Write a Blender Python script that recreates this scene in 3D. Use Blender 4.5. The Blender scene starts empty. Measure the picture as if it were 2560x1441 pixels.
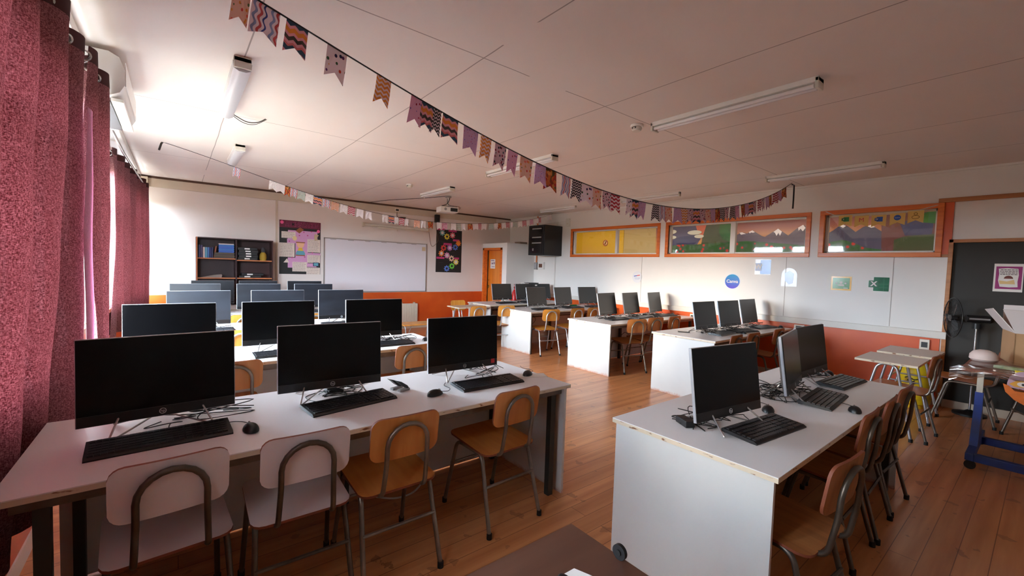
import bpy, bmesh, math, random
from math import sin, cos, pi, radians as R
from mathutils import Vector, Matrix
random.seed(7)
S = bpy.context.scene
C = S.collection
# ------------------------------------------------------------------ camera
YAW, PITCH, ROLL, FPX, EYE = .668131, -.0479318, .0316886, 1064.66, 1.5
fw = Vector((sin(YAW)*cos(PITCH), cos(YAW)*cos(PITCH), sin(PITCH)))
ri = Vector((cos(YAW), -sin(YAW), 0)); up = ri.cross(fw)
ri2 = ri*cos(ROLL)+up*sin(ROLL); up2 = up*cos(ROLL)-ri*sin(ROLL)
cd = bpy.data.cameras.new('camera'); cam = bpy.data.objects.new('camera', cd); C.objects.link(cam)
cd.sensor_width = 36; cd.lens = FPX/2560*36; cd.clip_start = .05
m3 = Matrix((ri2, up2, -fw)).transposed()
cam.matrix_world = Matrix.Translation((0, 0, EYE)) @ m3.to_4x4()
S.camera = cam
# ------------------------------------------------------------------ world, sun, exposure
S.view_settings.view_transform = 'Standard'; S.view_settings.look = 'None'
S.view_settings.gamma = 1; S.view_settings.exposure = 3.42
wd = bpy.data.worlds.new('sky'); S.world = wd; wd.use_nodes = True
bg = wd.node_tree.nodes['Background']; bg.inputs[1].default_value = 7.7
_nt = wd.node_tree; _tc = _nt.nodes.new('ShaderNodeTexCoord'); _sp = _nt.nodes.new('ShaderNodeSeparateXYZ'); _rp = _nt.nodes.new('ShaderNodeValToRGB')
_nt.links.new(_tc.outputs['Generated'], _sp.inputs[0]); _nt.links.new(_sp.outputs[2], _rp.inputs[0]); _nt.links.new(_rp.outputs[0], bg.inputs[0])
_rp.color_ramp.elements[0].position = 0.0; _rp.color_ramp.elements[0].color = (.07, .068, .055, 1)   # sunlit ground
_rp.color_ramp.elements[1].position = .03; _rp.color_ramp.elements[1].color = (.70, .85, 1, 1)
sl = bpy.data.lights.new('sun', 'SUN'); sun = bpy.data.objects.new('sun', sl); C.objects.link(sun)
sl.energy = .5; sl.angle = R(13); sl.color = (1, .80, .56)
sun.rotation_euler = Vector((1, -.10, -.12)).to_track_quat('-Z', 'Y').to_euler()
pl = bpy.data.lights.new('window_portal', 'AREA'); pl.shape = 'RECTANGLE'; pl.size = 9.2; pl.size_y = 1.6
pl.cycles.is_portal = True
po = bpy.data.objects.new('window_portal', pl); C.objects.link(po); po.location = (-.72, 4.4, 1.68)
po.rotation_euler = (R(90), 0, R(-90))
kl = bpy.data.lights.new('corridor_fill_light', 'AREA'); kl.shape = 'RECTANGLE'; kl.size = 9; kl.size_y = .5; kl.energy = 5; kl.color = (1, .9, .75)  # unseen lamp added to brighten the corridor and mural
ko = bpy.data.objects.new('corridor_fill_light', kl); C.objects.link(ko); ko.location = (8.4, 4.2, 2.74)
ko.rotation_euler = (0, 0, R(90))
try:
    S.cycles.max_bounces = 14; S.cycles.diffuse_bounces = 8; S.cycles.caustics_reflective = False; S.cycles.sample_clamp_indirect = 8
except Exception: pass

# ------------------------------------------------------------------ materials
def lin(c):
    f = lambda v: v/12.92 if v <= .04045 else ((v+.055)/1.055)**2.4
    return tuple(f(v/255) for v in c)+(1,)
def mat(name, col, rough=.5, metal=0, var=0, scale=6, stretch=(1, 1, 1), col2=None, bump=0, spec=.5, coat=0, lo=.3, hi=.72):
    m = bpy.data.materials.new(name); m.use_nodes = True; nt = m.node_tree; b = nt.nodes['Principled BSDF']
    b.inputs['Roughness'].default_value = rough; b.inputs['Metallic'].default_value = metal
    b.inputs['Specular IOR Level'].default_value = spec; b.inputs['Coat Weight'].default_value = coat
    c = lin(col)
    if var or col2:
        tc = nt.nodes.new('ShaderNodeTexCoord'); mp = nt.nodes.new('ShaderNodeMapping'); mp.inputs['Scale'].default_value = stretch
        nz = nt.nodes.new('ShaderNodeTexNoise'); nz.inputs['Scale'].default_value = scale; nz.inputs['Detail'].default_value = 5
        rp = nt.nodes.new('ShaderNodeValToRGB'); rp.color_ramp.elements[0].position = lo; rp.color_ramp.elements[1].position = hi
        c2 = lin(col2) if col2 else tuple(v*(1-var) for v in c[:3])+(1,)
        rp.color_ramp.elements[0].color = c2; rp.color_ramp.elements[1].color = c
        nt.links.new(tc.outputs['Object'], mp.inputs[0]); nt.links.new(mp.outputs[0], nz.inputs[0])
        nt.links.new(nz.outputs[0], rp.inputs[0]); nt.links.new(rp.outputs[0], b.inputs['Base Color'])
        if bump:
            bp = nt.nodes.new('ShaderNodeBump'); bp.inputs['Strength'].default_value = bump; bp.inputs['Distance'].default_value = .01
            nt.links.new(nz.outputs[0], bp.inputs['Height']); nt.links.new(bp.outputs[0], b.inputs['Normal'])
    else: b.inputs['Base Color'].default_value = c
    return m
def N(nt, t, **k):
    n = nt.nodes.new('ShaderNode'+t)
    for a, v in k.items(): setattr(n, a, v)
    return n
def math_n(nt, op, a, b=None):
    n = N(nt, 'Math', operation=op)
    for i, v in enumerate((a, b)):
        if v is None: continue
        if isinstance(v, (int, float)): n.inputs[i].default_value = v
        else: nt.links.new(v, n.inputs[i])
    return n.outputs[0]
def base(m): return m.node_tree, m.node_tree.nodes['Principled BSDF']
def mixc(nt, fac, a, b):
    n = N(nt, 'Mix', data_type='RGBA'); nt.links.new(fac, n.inputs[0])
    for i, v in ((6, a), (7, b)):
        if isinstance(v, tuple): n.inputs[i].default_value = v
        else: nt.links.new(v, n.inputs[i])
    return n.outputs[2]

wall_m = mat('white_painted_board', (230, 226, 220), .55, var=.05, scale=1.2)
back_m = mat('beige_painted_board', (228, 216, 208), .45, var=.06, scale=1.0)
orange_m = mat('orange_painted_wainscot', (222, 98, 34), .38, scale=2.2, col2=(198, 74, 24))
casing_m = mat('orange_varnished_pine', (230, 126, 44), .35, scale=3, stretch=(8, .6, 8), col2=(204, 96, 28))
pine_m = mat('varnished_pine_trim', (186, 122, 66), .4, scale=3, stretch=(8, .6, 8), col2=(158, 96, 46))
door_m = mat('varnished_pine_door', (226, 138, 48), .3, scale=2, stretch=(6, 6, .5), col2=(204, 110, 30))
cream_m = mat('cream_painted_trim', (206, 190, 168), .5, var=.06)
brown_m = mat('dark_brown_batten', (84, 54, 38), .6)
white_plastic = mat('white_plastic', (226, 224, 220), .35)
grey_plastic = mat('grey_plastic', (150, 148, 146), .4)
dirty_white = mat('aged_white_plastic', (216, 212, 200), .4, var=.08)
alu_m = mat('white_aluminium', (222, 220, 214), .35)
black_m = mat('black_plastic', (22, 22, 24), .42)
key_m = mat('black_keycaps', (40, 40, 43), .36)
scr_m = mat('black_screen_glass', (5, 5, 6), .25, spec=.2)
scr_r = mat('grey_reflection_screen', (16, 16, 16), .34, spec=.6)  # raised grey and specular imitate the bright room mirrored in these screens
dust_refl_m = mat('dusty_reflection_screen', (30, 34, 42), .36, scale=3, stretch=(1, 1, 3), col2=(18, 20, 26), spec=.6)  # dust plus bluish reflected light put into the colour
chin_m = mat('dark_chin_plastic', (17, 17, 19), .3)
silver_m = mat('silver_plastic_edge', (168, 170, 174), .35, .3)
logo_m = mat('pale_logo_print', (190, 190, 192), .4)
red_m = mat('red_sticker', (196, 44, 50), .5)
wire_m = mat('brushed_steel_wire', (176, 174, 172), .3, .85)
cable_m = mat('black_cable_rubber', (26, 25, 26), .55)
wcable_m = mat('white_cable_rubber', (214, 212, 206), .5)
tube_m = mat('grey_steel_tube', (150, 141, 130), .38, .75, scale=9, col2=(108, 98, 88))
dtube_m = mat('dark_steel_tube', (112, 102, 90), .4, .7, scale=9, col2=(78, 70, 62))
shiny_tube = mat('silver_steel_tube', (186, 188, 192), .3, .8)
foot_m = mat('black_rubber', (18, 18, 18), .7)
leg_m = mat('painted_square_steel', (62, 64, 62), .45, .4)
rail_m = mat('worn_steel_rail', (128, 116, 104), .5, .4, scale=8, col2=(92, 80, 70))
top_m = mat('white_laminate', (234, 232, 232), .3, var=.03, scale=2)
panel_m = mat('white_laminate_panel', (226, 225, 226), .4, var=.04, scale=2)
edge_m = mat('chipped_laminate_edge', (214, 199, 174), .6, scale=16, stretch=(1, 1, 4), col2=(128, 84, 54), lo=.33, hi=.40)
lam_m = mat('beige_laminate', (205, 182, 160), .35, var=.05)
wood_m = mat('orange_beech_plywood', (214, 144, 76), .35, scale=2.4, stretch=(9, 1, 1), col2=(194, 116, 54))
ywood_m = mat('golden_beech_plywood', (222, 158, 70), .35, scale=2.4, stretch=(9, 1, 1), col2=(198, 128, 44))
dwood_m = mat('worn_dark_plywood', (186, 122, 70), .4, scale=2.4, stretch=(9, 1, 1), col2=(148, 88, 46))
wseat_m = mat('white_melamine_board', (226, 216, 218), .4, var=.04)
plyedge_m = mat('red_brown_ply_edge', (128, 66, 42), .6)
table_m = mat('dark_walnut_laminate', (92, 58, 44), .4, scale=3, stretch=(.6, 6, 6), col2=(70, 42, 32))
maho_m = mat('mahogany_board', (66, 26, 24), .45, scale=3, stretch=(1, 1, .3), col2=(48, 18, 18))
chrome_m = mat('brass_metal', (200, 160, 80), .25, .9)
steel_m = mat('steel', (180, 180, 180), .25, .9)
paper_m = mat('white_paper', (232, 228, 222), .7)
ivory_m = mat('ivory_enamel', (226, 216, 200), .35)
dark_m = mat('blackened_plywood', (38, 32, 26), .6, scale=2, col2=(27, 23, 19))
card_m = mat('brown_cardboard', (176, 138, 100), .75, var=.08)
cardin_m = mat('cardboard_white_face', (222, 214, 212), .7)
yellow_m = mat('yellow_enamel', (232, 200, 30), .4, scale=4, col2=(206, 168, 22))
blue_m = mat('blue_enamel', (24, 56, 140), .45, scale=5, col2=(30, 44, 80))
def flat(name, rgb, rough=.6): return mat(name, rgb, rough)

# ceiling boards with dark joints
ceil_m = mat('painted_ceiling_board', (234, 224, 216), .6, var=.07, scale=.9); nt, b = base(ceil_m)
tc = N(nt, 'TexCoord'); sp = N(nt, 'SeparateXYZ'); nt.links.new(tc.outputs['Object'], sp.inputs[0])
nz = N(nt, 'TexNoise'); nz.inputs['Scale'].default_value = 1.3; nt.links.new(tc.outputs['Object'], nz.inputs[0])
wob = math_n(nt, 'MULTIPLY', math_n(nt, 'SUBTRACT', nz.outputs[0], .5), .03)
def joint(axis, off, per):
    v = math_n(nt, 'ADD', math_n(nt, 'SUBTRACT', sp.outputs[axis], off), wob)
    w = math_n(nt, 'ABSOLUTE', math_n(nt, 'SUBTRACT', math_n(nt, 'FRACT', math_n(nt, 'ADD', math_n(nt, 'DIVIDE', v, per), .5)), .5))
    return math_n(nt, 'LESS_THAN', w, .0042/per)
seam = math_n(nt, 'MAXIMUM', joint(0, .358, 1.18), joint(1, 2.31, 2.44))
brk = N(nt, 'TexNoise'); brk.inputs['Scale'].default_value = .8; nt.links.new(tc.outputs['Object'], brk.inputs[0])
seam = math_n(nt, 'MULTIPLY', seam, math_n(nt, 'MULTIPLY', math_n(nt, 'GREATER_THAN', brk.outputs[0], .36), .62))
old = b.inputs['Base Color'].links[0].from_socket
nt.links.new(mixc(nt, seam, old, lin((92, 66, 54))), b.inputs['Base Color'])

# floor boards run across the room (along x)
floor_m = mat('varnished_pine_floor', (226, 158, 104), .30, scale=2.0, stretch=(.5, 7, 1), col2=(192, 120, 70), bump=.05); nt, b = base(floor_m)
tc = N(nt, 'TexCoord'); br = N(nt, 'TexBrick'); br.offset = .37; nt.links.new(tc.outputs['Object'], br.inputs[0])
br.inputs['Scale'].default_value = 1; br.inputs['Brick Width'].default_value = 3.1; br.inputs['Row Height'].default_value = .12
br.inputs['Mortar Size'].default_value = .0022; br.inputs['Color1'].default_value = (1, 1, 1, 1); br.inputs['Color2'].default_value = (.86, .83, .80, 1)
br.inputs['Mortar'].default_value = (.45, .36, .30, 1)
st = N(nt, 'TexNoise'); st.inputs['Scale'].default_value = 7; st.inputs['Detail'].default_value = 6; nt.links.new(tc.outputs['Object'], st.inputs[0])
sc_ = math_n(nt, 'MULTIPLY', math_n(nt, 'GREATER_THAN', st.outputs[0], .64), .35)
old = b.inputs['Base Color'].links[0].from_socket
mm = N(nt, 'Mix', data_type='RGBA', blend_type='MULTIPLY'); mm.inputs[0].default_value = 1
nt.links.new(old, mm.inputs[6]); nt.links.new(br.outputs[0], mm.inputs[7])
nt.links.new(mixc(nt, sc_, mm.outputs[2], lin((92, 48, 26))), b.inputs['Base Color'])

# end panels stained orange near the floor
stain_m = mat('stained_laminate_panel', (212, 212, 208), .4, var=.04); nt, b = base(stain_m)
tc = N(nt, 'TexCoord'); sp2 = N(nt, 'SeparateXYZ'); nt.links.new(tc.outputs['Object'], sp2.inputs[0])
n2 = N(nt, 'TexNoise'); n2.inputs['Scale'].default_value = 11; nt.links.new(tc.outputs['Object'], n2.inputs[0])
n3 = N(nt, 'TexNoise'); n3.inputs['Scale'].default_value = 60; n3.inputs['Detail'].default_value = 6; nt.links.new(tc.outputs['Object'], n3.inputs[0])
lim = math_n(nt, 'ADD', math_n(nt, 'MULTIPLY', n2.outputs[0], .06), math_n(nt, 'MULTIPLY', math_n(nt, 'SUBTRACT', n3.outputs[0], .5), .05))
f = math_n(nt, 'MULTIPLY', math_n(nt, 'MINIMUM', math_n(nt, 'MAXIMUM', math_n(nt, 'MULTIPLY', math_n(nt, 'SUBTRACT', lim, sp2.outputs[2]), 28), 0), 1), .75)
nt.links.new(mixc(nt, f, b.inputs['Base Color'].links[0].from_socket, lin((190, 112, 68))), b.inputs['Base Color'])

# curtain cloth: coarse slubbed weave that lets light through
def curtain_mat(name, dark, light, tr):
    m = mat(name, dark, .9); nt, b = base(m)
    tc = N(nt, 'TexCoord'); mp = N(nt, 'Mapping'); mp.inputs['Scale'].default_value = (120, 120, 330); nt.links.new(tc.outputs['Object'], mp.inputs[0])
    nz = N(nt, 'TexNoise'); nz.inputs['Scale'].default_value = 1; nz.inputs['Detail'].default_value = 3; nt.links.new(mp.outputs[0], nz.inputs[0])
    mp2 = N(nt, 'Mapping'); mp2.inputs['Scale'].default_value = (330, 330, 70); nt.links.new(tc.outputs['Object'], mp2.inputs[0])
    nz2 = N(nt, 'TexNoise'); nz2.inputs['Scale'].default_value = 1; nz2.inputs['Detail'].default_value = 2; nt.links.new(mp2.outputs[0], nz2.inputs[0])
    s = math_n(nt, 'ADD', math_n(nt, 'MULTIPLY', nz.outputs[0], .6), math_n(nt, 'MULTIPLY', nz2.outputs[0], .4))
    rp = N(nt, 'ValToRGB'); rp.color_ramp.elements[0].position = .42; rp.color_ramp.elements[1].position = .64
    rp.color_ramp.elements[0].color = lin(dark); rp.color_ramp.elements[1].color = lin(light); nt.links.new(s, rp.inputs[0])
    nt.links.new(rp.outputs[0], b.inputs['Base Color']); b.inputs['Specular IOR Level'].default_value = .1
    t = N(nt, 'BsdfTranslucent'); nt.links.new(rp.outputs[0], t.inputs[0])
    mx = N(nt, 'MixShader'); mx.inputs[0].default_value = tr
    nt.links.new(b.outputs[0], mx.inputs[1]); nt.links.new(t.outputs[0], mx.inputs[2])
    nt.links.new(mx.outputs[0], nt.nodes['Material Output'].inputs[0]); return m
curt_m = curtain_mat('maroon_slub_curtain', (108, 62, 66), (180, 132, 136), .42)
sheer_m = curtain_mat('pink_lining_cloth', (216, 160, 184), (236, 186, 204), .5)
head_m = mat('dark_maroon_header', (64, 24, 26), .9)

# window glass that mostly lets light pass
def glass_mat(name, tint=(1, 1, 1, 1), gl=.06):
    m = bpy.data.materials.new(name); m.use_nodes = True; nt = m.node_tree; nt.nodes.remove(nt.nodes['Principled BSDF'])
    t = N(nt, 'BsdfTransparent'); t.inputs[0].default_value = tint; g = N(nt, 'BsdfGlossy'); g.inputs['Roughness'].default_value = .03 if gl < .2 else .22
    mx = N(nt, 'MixShader'); mx.inputs[0].default_value = gl
    nt.links.new(t.outputs[0], mx.inputs[1]); nt.links.new(g.outputs[0], mx.inputs[2]); nt.links.new(mx.outputs[0], nt.nodes['Material Output'].inputs[0]); return m
glass_m = glass_mat('clear_glass'); darkglass_m = glass_mat('smoked_glass', (.25, .25, .25, 1), .1); bag_m = glass_mat('clear_plastic_film', (.94, .92, .9, 1), .3)

# ------------------------------------------------------------------ mesh helpers
class MB:
    def __init__(s): s.b = bmesh.new(); s.mi = 0
    def add(s, vs, fs, mi=None):
        v = [s.b.verts.new(p) for p in vs]
        for f in fs:
            try: q = s.b.faces.new([v[i] for i in f]); q.material_index = s.mi if mi is None else mi
            except ValueError: pass
        return s
    def box(s, x0, x1, y0, y1, z0, z1, M=None, bev=0, mi=None):
        t = bmesh.new(); bmesh.ops.create_cube(t, size=1)
        for v in t.verts: v.co = Vector((x0+(v.co.x+.5)*(x1-x0), y0+(v.co.y+.5)*(y1-y0), z0+(v.co.z+.5)*(z1-z0)))
        if bev: bmesh.ops.bevel(t, geom=t.edges[:], offset=bev, segments=2, affect='EDGES', profile=.5)
        if M: t.transform(M)
        return s.take(t, mi)
    def take(s, t, mi=None):
        t.verts.ensure_lookup_table(); t.verts.index_update()
        s.add([v.co.copy() for v in t.verts], [[v.index for v in f.verts] for f in t.faces], mi); t.free(); return s
    def cyl(s, c, r, h, n=20, r2=None, axis='z', mi=None, caps=True):
        r2 = r if r2 is None else r2; vs = []
        for k in range(n):
            a = 2*pi*k/n
            for rr, zz in ((r, 0), (r2, h)):
                p = (rr*cos(a), rr*sin(a), zz)
                if axis == 'x': p = (p[2], p[0], p[1])
                if axis == 'y': p = (p[1], p[2], p[0])
                vs.append(Vector(c)+Vector(p))
        fs = [(2*k, 2*((k+1) % n), 2*((k+1) % n)+1, 2*k+1) for k in range(n)]
        if caps: fs += [tuple(2*k for k in range(n))[::-1], tuple(2*k+1 for k in range(n))]
        return s.add(vs, fs, mi)
    def lathe(s, prof, c=(0, 0, 0), n=24, mi=None):
        vs = [Vector(c)+Vector((r*cos(2*pi*k/n), r*sin(2*pi*k/n), z)) for r, z in prof for k in range(n)]; L = len(prof)
        fs = [(i*n+k, i*n+(k+1) % n, (i+1)*n+(k+1) % n, (i+1)*n+k) for i in range(L-1) for k in range(n)]
        fs += [tuple(range(n))[::-1], tuple((L-1)*n+k for k in range(n))]
        return s.add(vs, fs, mi)
    def tube(s, pts, r, n=8, closed=False, mi=None, rs=None):
        pts = [Vector(p) for p in pts]; L = len(pts); vs = []; nrm = None
        for i, p in enumerate(pts):
            a = pts[i-1] if (i or closed) else p; c = pts[(i+1) % L] if (i < L-1 or closed) else p
            d = (c-a).normalized()
            if nrm is None:
                nrm = d.orthogonal().normalized()
            nrm = (nrm-d*nrm.dot(d))
            nrm = nrm.normalized() if nrm.length > 1e-6 else d.orthogonal().normalized()
            bn = d.cross(nrm); rr = rs[i] if rs else r
            vs += [p+nrm*cos(2*pi*k/n)*rr+bn*sin(2*pi*k/n)*rr for k in range(n)]
        M = L if closed else L-1
        fs = [(i*n+k, i*n+(k+1) % n, ((i+1) % L)*n+(k+1) % n, ((i+1) % L)*n+k) for i in range(M) for k in range(n)]
        if not closed: fs += [tuple(range(n))[::-1], tuple((L-1)*n+k for k in range(n))]
        return s.add(vs, fs, mi)
    def prism(s, poly, t0, t1, fn, mi=None):
        n = len(poly); vs = [fn(u, v, t0) for u, v in poly]+[fn(u, v, t1) for u, v in poly]
        fs = [tuple(range(n))[::-1], tuple(range(n, 2*n))]+[(k, (k+1) % n, n+(k+1) % n, n+k) for k in range(n)]
        return s.add(vs, fs, mi)
    def build(s, name, mats, parent=None, smooth=False, loc=None):
        if not isinstance(mats, (list, tuple)): mats = [mats]
        bmesh.ops.recalc_face_normals(s.b, faces=s.b.faces[:])
        me = bpy.data.meshes.new(name); s.b.to_mesh(me); s.b.free()
        for m in mats: me.materials.append(m)
        if smooth:
            me.polygons.foreach_set('use_smooth', [True]*len(me.polygons))
            try: me.set_sharp_from_angle(angle=R(42))
            except Exception: pass
        o = bpy.data.objects.new(name, me); C.objects.link(o)
        if parent: o.parent = parent
        if loc: o.location = loc
        return o
def arc(c, r, a0, a1, n, fn): return [fn(c[0]+r*cos(a0+(a1-a0)*k/n), c[1]+r*sin(a0+(a1-a0)*k/n)) for k in range(n+1)]
def smooth_path(pts, n=6):
    pts = [Vector(p) for p in pts]; out = []
    for i in range(len(pts)-1):
        p0 = pts[max(0, i-1)]; p1 = pts[i]; p2 = pts[i+1]; p3 = pts[min(len(pts)-1, i+2)]
        for k in range(n):
            t = k/n; out.append(.5*((2*p1)+(p2-p0)*t+(2*p0-5*p1+4*p2-p3)*t*t+(3*p1-p0-3*p2+p3)*t*t*t))
    return out+[pts[-1]]
def fillet(pts, r, n=5):
    pts = [Vector(p) for p in pts]; out = [pts[0]]
    for i in range(1, len(pts)-1):
        a, b, c = pts[i-1], pts[i], pts[i+1]; u = (a-b).normalized(); v = (c-b).normalized()
        rr = min(r, (a-b).length*.48, (c-b).length*.48); p, q = b+u*rr, b+v*rr
        out += [(1-t)**2*p+2*t*(1-t)*b+t*t*q for t in [k/n for k in range(n+1)]]
    return out+[pts[-1]]
def tag(o, label=None, cat=None, group=None, kind=None):
    if label: o['label'] = label
    if cat: o['category'] = cat
    if group: o['group'] = group
    if kind: o['kind'] = kind
    return o
def thing(name, label, cat, loc=(0, 0, 0), rz=0, group=None):
    o = bpy.data.objects.new(name, None); C.objects.link(o); o.location = loc; o.rotation_euler = (0, 0, rz); o.empty_display_size = .1
    return tag(o, label, cat, group)
def copy_tree(o, parent=None):
    c = o.copy(); C.objects.link(c)
    if parent: c.parent = parent
    for ch in list(o.children): copy_tree(ch, c)
    return c
def place(proto, used, label, loc, rz=0, group=None, swap=None):
    o = proto if not used else copy_tree(proto)
    o.location = loc; o.rotation_euler = (0, 0, rz); o['label'] = label
    if group: o['group'] = group
    for ch in o.children:
        if swap and ch.name.split('.')[0] in swap:
            ch.data = ch.data.copy()
            for i, mm_ in enumerate(swap[ch.name.split('.')[0]]): ch.data.materials[i] = mm_
    return o
def struct(o): o['kind'] = 'structure'; return o
def text_mesh(txt, size, depth=.001, bold=0, ax=0, xs=1):
    cu = bpy.data.curves.new('letters', 'FONT'); cu.body = txt; cu.size = size; cu.extrude = depth; cu.align_x = 'CENTER'; cu.align_y = 'CENTER'; cu.offset = bold
    o = bpy.data.objects.new('letters', cu); C.objects.link(o); dg = bpy.context.evaluated_depsgraph_get()
    me = bpy.data.meshes.new_from_object(o.evaluated_get(dg)); bpy.data.objects.remove(o); bpy.data.curves.remove(cu); me.transform(Matrix.Diagonal((xs, 1, 1, 1))); return me
def letters(name, txt, size, m, M, parent=None, bold=0, xs=1):
    me = text_mesh(txt, size, bold=bold, xs=xs); me.transform(M); me.materials.clear(); me.materials.append(m)
    o = bpy.data.objects.new(name, me); C.objects.link(o)
    if parent: o.parent = parent
    return o
# frames for lettering: facing -Y (back wall, screens) and facing -X (right wall)
def face_my(x, y, z): return Matrix.Translation((x, y, z)) @ Matrix(((1, 0, 0), (0, 0, -1), (0, 1, 0))).to_4x4()
def face_mx(x, y, z): return Matrix.Translation((x, y, z)) @ Matrix(((0, 0, -1), (-1, 0, 0), (0, 1, 0))).to_4x4()

# ================================================================== ROOM
XL, XR, YF, YB, ZC = -.60, 7.20, -2.2, 9.28, 2.82
struct(MB().box(XL-.2, 9.4, YF-.2, YB+.2, -.12, 0).build('floor', floor_m))
struct(MB().box(XL-.2, XR+.14, YF-.2, YB+.2, ZC, ZC+.12).build('ceiling', ceil_m))
struct(MB().box(XL-.2, XR+.14, YB, YB+.14, 0, ZC).build('wall_back', back_m))
struct(MB().box(XL-.2, XR+.14, YF-.14, YF, 0, ZC).build('wall_front', wall_m))
def holes(axis, fixed0, fixed1, a0, a1, z0, z1, hs):
    mb = MB(); A = sorted({a0, a1, *[h[0] for h in hs], *[h[1] for h in hs]}); Z = sorted({z0, z1, *[h[2] for h in hs], *[h[3] for h in hs]})
    for i in range(len(A)-1):
        for j in range(len(Z)-1):
            ca, cz = (A[i]+A[i+1])/2, (Z[j]+Z[j+1])/2
            if any(h[0] < ca < h[1] and h[2] < cz < h[3] for h in hs): continue
            mb.box(fixed0, fixed1, A[i], A[i+1], Z[j], Z[j+1])
    bmesh.ops.remove_doubles(mb.b, verts=mb.b.verts[:], dist=1e-5); return mb
WZ0, WZ1 = .92, 2.46
LW = [(.70, .95), (1.15, 3.05), (3.25, 5.15), (5.35, 7.25), (7.4, 9.16)]
struct(holes('y', XL-.14, XL, YF, YB, 0, ZC, [(a, b_, WZ0, WZ1) for a, b_ in LW]).build('wall_left', wall_m))
RW = [(4.70, 6.91, 1.845, 2.375), (2.26, 4.47, 1.845, 2.375), (.90, 2.03, 1.845, 2.375)]
DOOR = (-.55, .745, 0, 1.955)
struct(holes('y', XR, XR+.12, YF, YB, 0, ZC, RW+[DOOR]).build('wall_right', wall_m))
# left windows
for i, (a, b_) in enumerate(LW):
    t = struct(bpy.data.objects.new('window_%d' % (i+1), None)); C.objects.link(t)
    mb = MB()
    for y0, y1, z0, z1 in ((a, a+.05, WZ0, WZ1), (b_-.05, b_, WZ0, WZ1), (a, b_, WZ0, WZ0+.05), (a, b_, WZ1-.05, WZ1), (a, b_, 2.02, 2.07)): mb.box(XL-.10, XL-.04, y0, y1, z0, z1)
    mid = (a+b_)/2; mb.box(XL-.10, XL-.04, mid-.03, mid+.03, WZ0, 2.03); mb.build('window_frame', alu_m, t)
    MB().box(XL-.072, XL-.068, a+.04, b_-.04, WZ0+.04, WZ1-.04).build('window_glass', glass_m, t)
    MB().box(XL-.03, XL+.035, a-.04, b_+.04, WZ0-.045, WZ0-.005).build('window_sill', pine_m, t)
# right interior windows: wide orange casing, white aluminium sliders
for i, (a, b_, z0, z1) in enumerate(RW):
    t = struct(bpy.data.objects.new('window_%d' % (i+6), None)); C.objects.link(t)
    e = .058; pr = .02 if i < 2 else .045
    mb = MB(); mb.box(XR-pr, XR+.03, a-e, b_+e, z1, z1+e, bev=.004).box(XR-pr, XR+.03, a-e, b_+e, z0-e, z0, bev=.004)
    mb.box(XR-pr, XR+.03, a-e, a, z0, z1, bev=.004).box(XR-pr, XR+.03, b_, b_+e, z0, z1, bev=.004); mb.build('window_casing', casing_m, t)
    f_ = .024; mb = MB(); x0, x1 = XR+.05, XR+.10
    mb.box(x0, x1, a, b_, z0, z0+f_).box(x0, x1, a, b_, z1-f_, z1).box(x0, x1, a, a+f_, z0, z1).box(x0, x1, b_-f_, b_, z0, z1)
    if i < 2: mid = (5.698, 3.32)[i]; mb.box(x0-.01, x1, mid-(.028 if i == 0 else .04), mid+(.028 if i == 0 else .04), z0, z1)
    mb.build('window_frame', alu_m, t)
    MB().box(XR+.073, XR+.077, a+.02, b_-.02, z0+.02, z1-.02).build('window_glass', glass_m, t)
# wide reddish board beside the third window, rails above and below it
struct(MB().box(XR-.015, XR, .765, .842, 1.80, 2.44).build('trim_1', orange_m))
struct(MB().box(XR-.03, XR, -1.5, .90, 2.435, 2.485, bev=.003).build('trim_2', pine_m))
struct(MB().box(XR-.02, XR, .76, .90, 1.786, 1.82, bev=.003).build('trim_3', pine_m))
# wainscot panels
struct(MB().box(XR-.012, XR, .80, 8.24, .05, .83).build('trim_4', orange_m))
struct(MB().box(XL, 6.31, YB-.012, YB, .05, .852).build('trim_5', orange_m))
struct(MB().box(XL, XL+.012, YF, YB, .05, .852).build('trim_6', orange_m))
struct(MB().box(XR-.02, XR, .80, 8.24, 0, .07).build('baseboard_right', cream_m))
struct(MB().box(XL, 6.31, YB-.02, YB, 0, .07).build('baseboard_back', cream_m))
struct(MB().box(XL, XL+.02, YF, YB, 0, .09).build('baseboard_left', wall_m))
# ceiling edge trims on back and left walls
struct(MB().box(XL, 6.7, YB-.02, YB, 2.645, 2.785).build('trim_7', cream_m))
struct(MB().box(XL, XR, YB-.03, YB, 2.787, 2.82).build('trim_8', brown_m))
struct(MB().box(XL, -.445, YF, YB, 2.745, 2.82, bev=.01).build('trim_9', wall_m))
struct(MB().box(XR-.02, XR, YF, YB, 2.795, 2.82).build('trim_10', wall_m))
struct(MB().box(1.50, 1.535, YB-.012, YB, .852, 2.645).build('trim_11', cream_m))
struct(MB().box(XL, -.36, YB-.10, YB, 2.62, 2.79).build('trim_12', cream_m))
# vertical wall joints on the right wall (thin cover lines)
joint_m = mat('wall_joint_line', (170, 162, 154), .7)
for i, (y, z1) in enumerate(((5.02, 1.786), (2.49, 1.786), (1.27, 1.786), (7.45, 2.6))): struct(MB().box(XR-.003, XR, y-.003, y+.003, .9, z1).build('trim_%d' % (13+i), joint_m))
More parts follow.
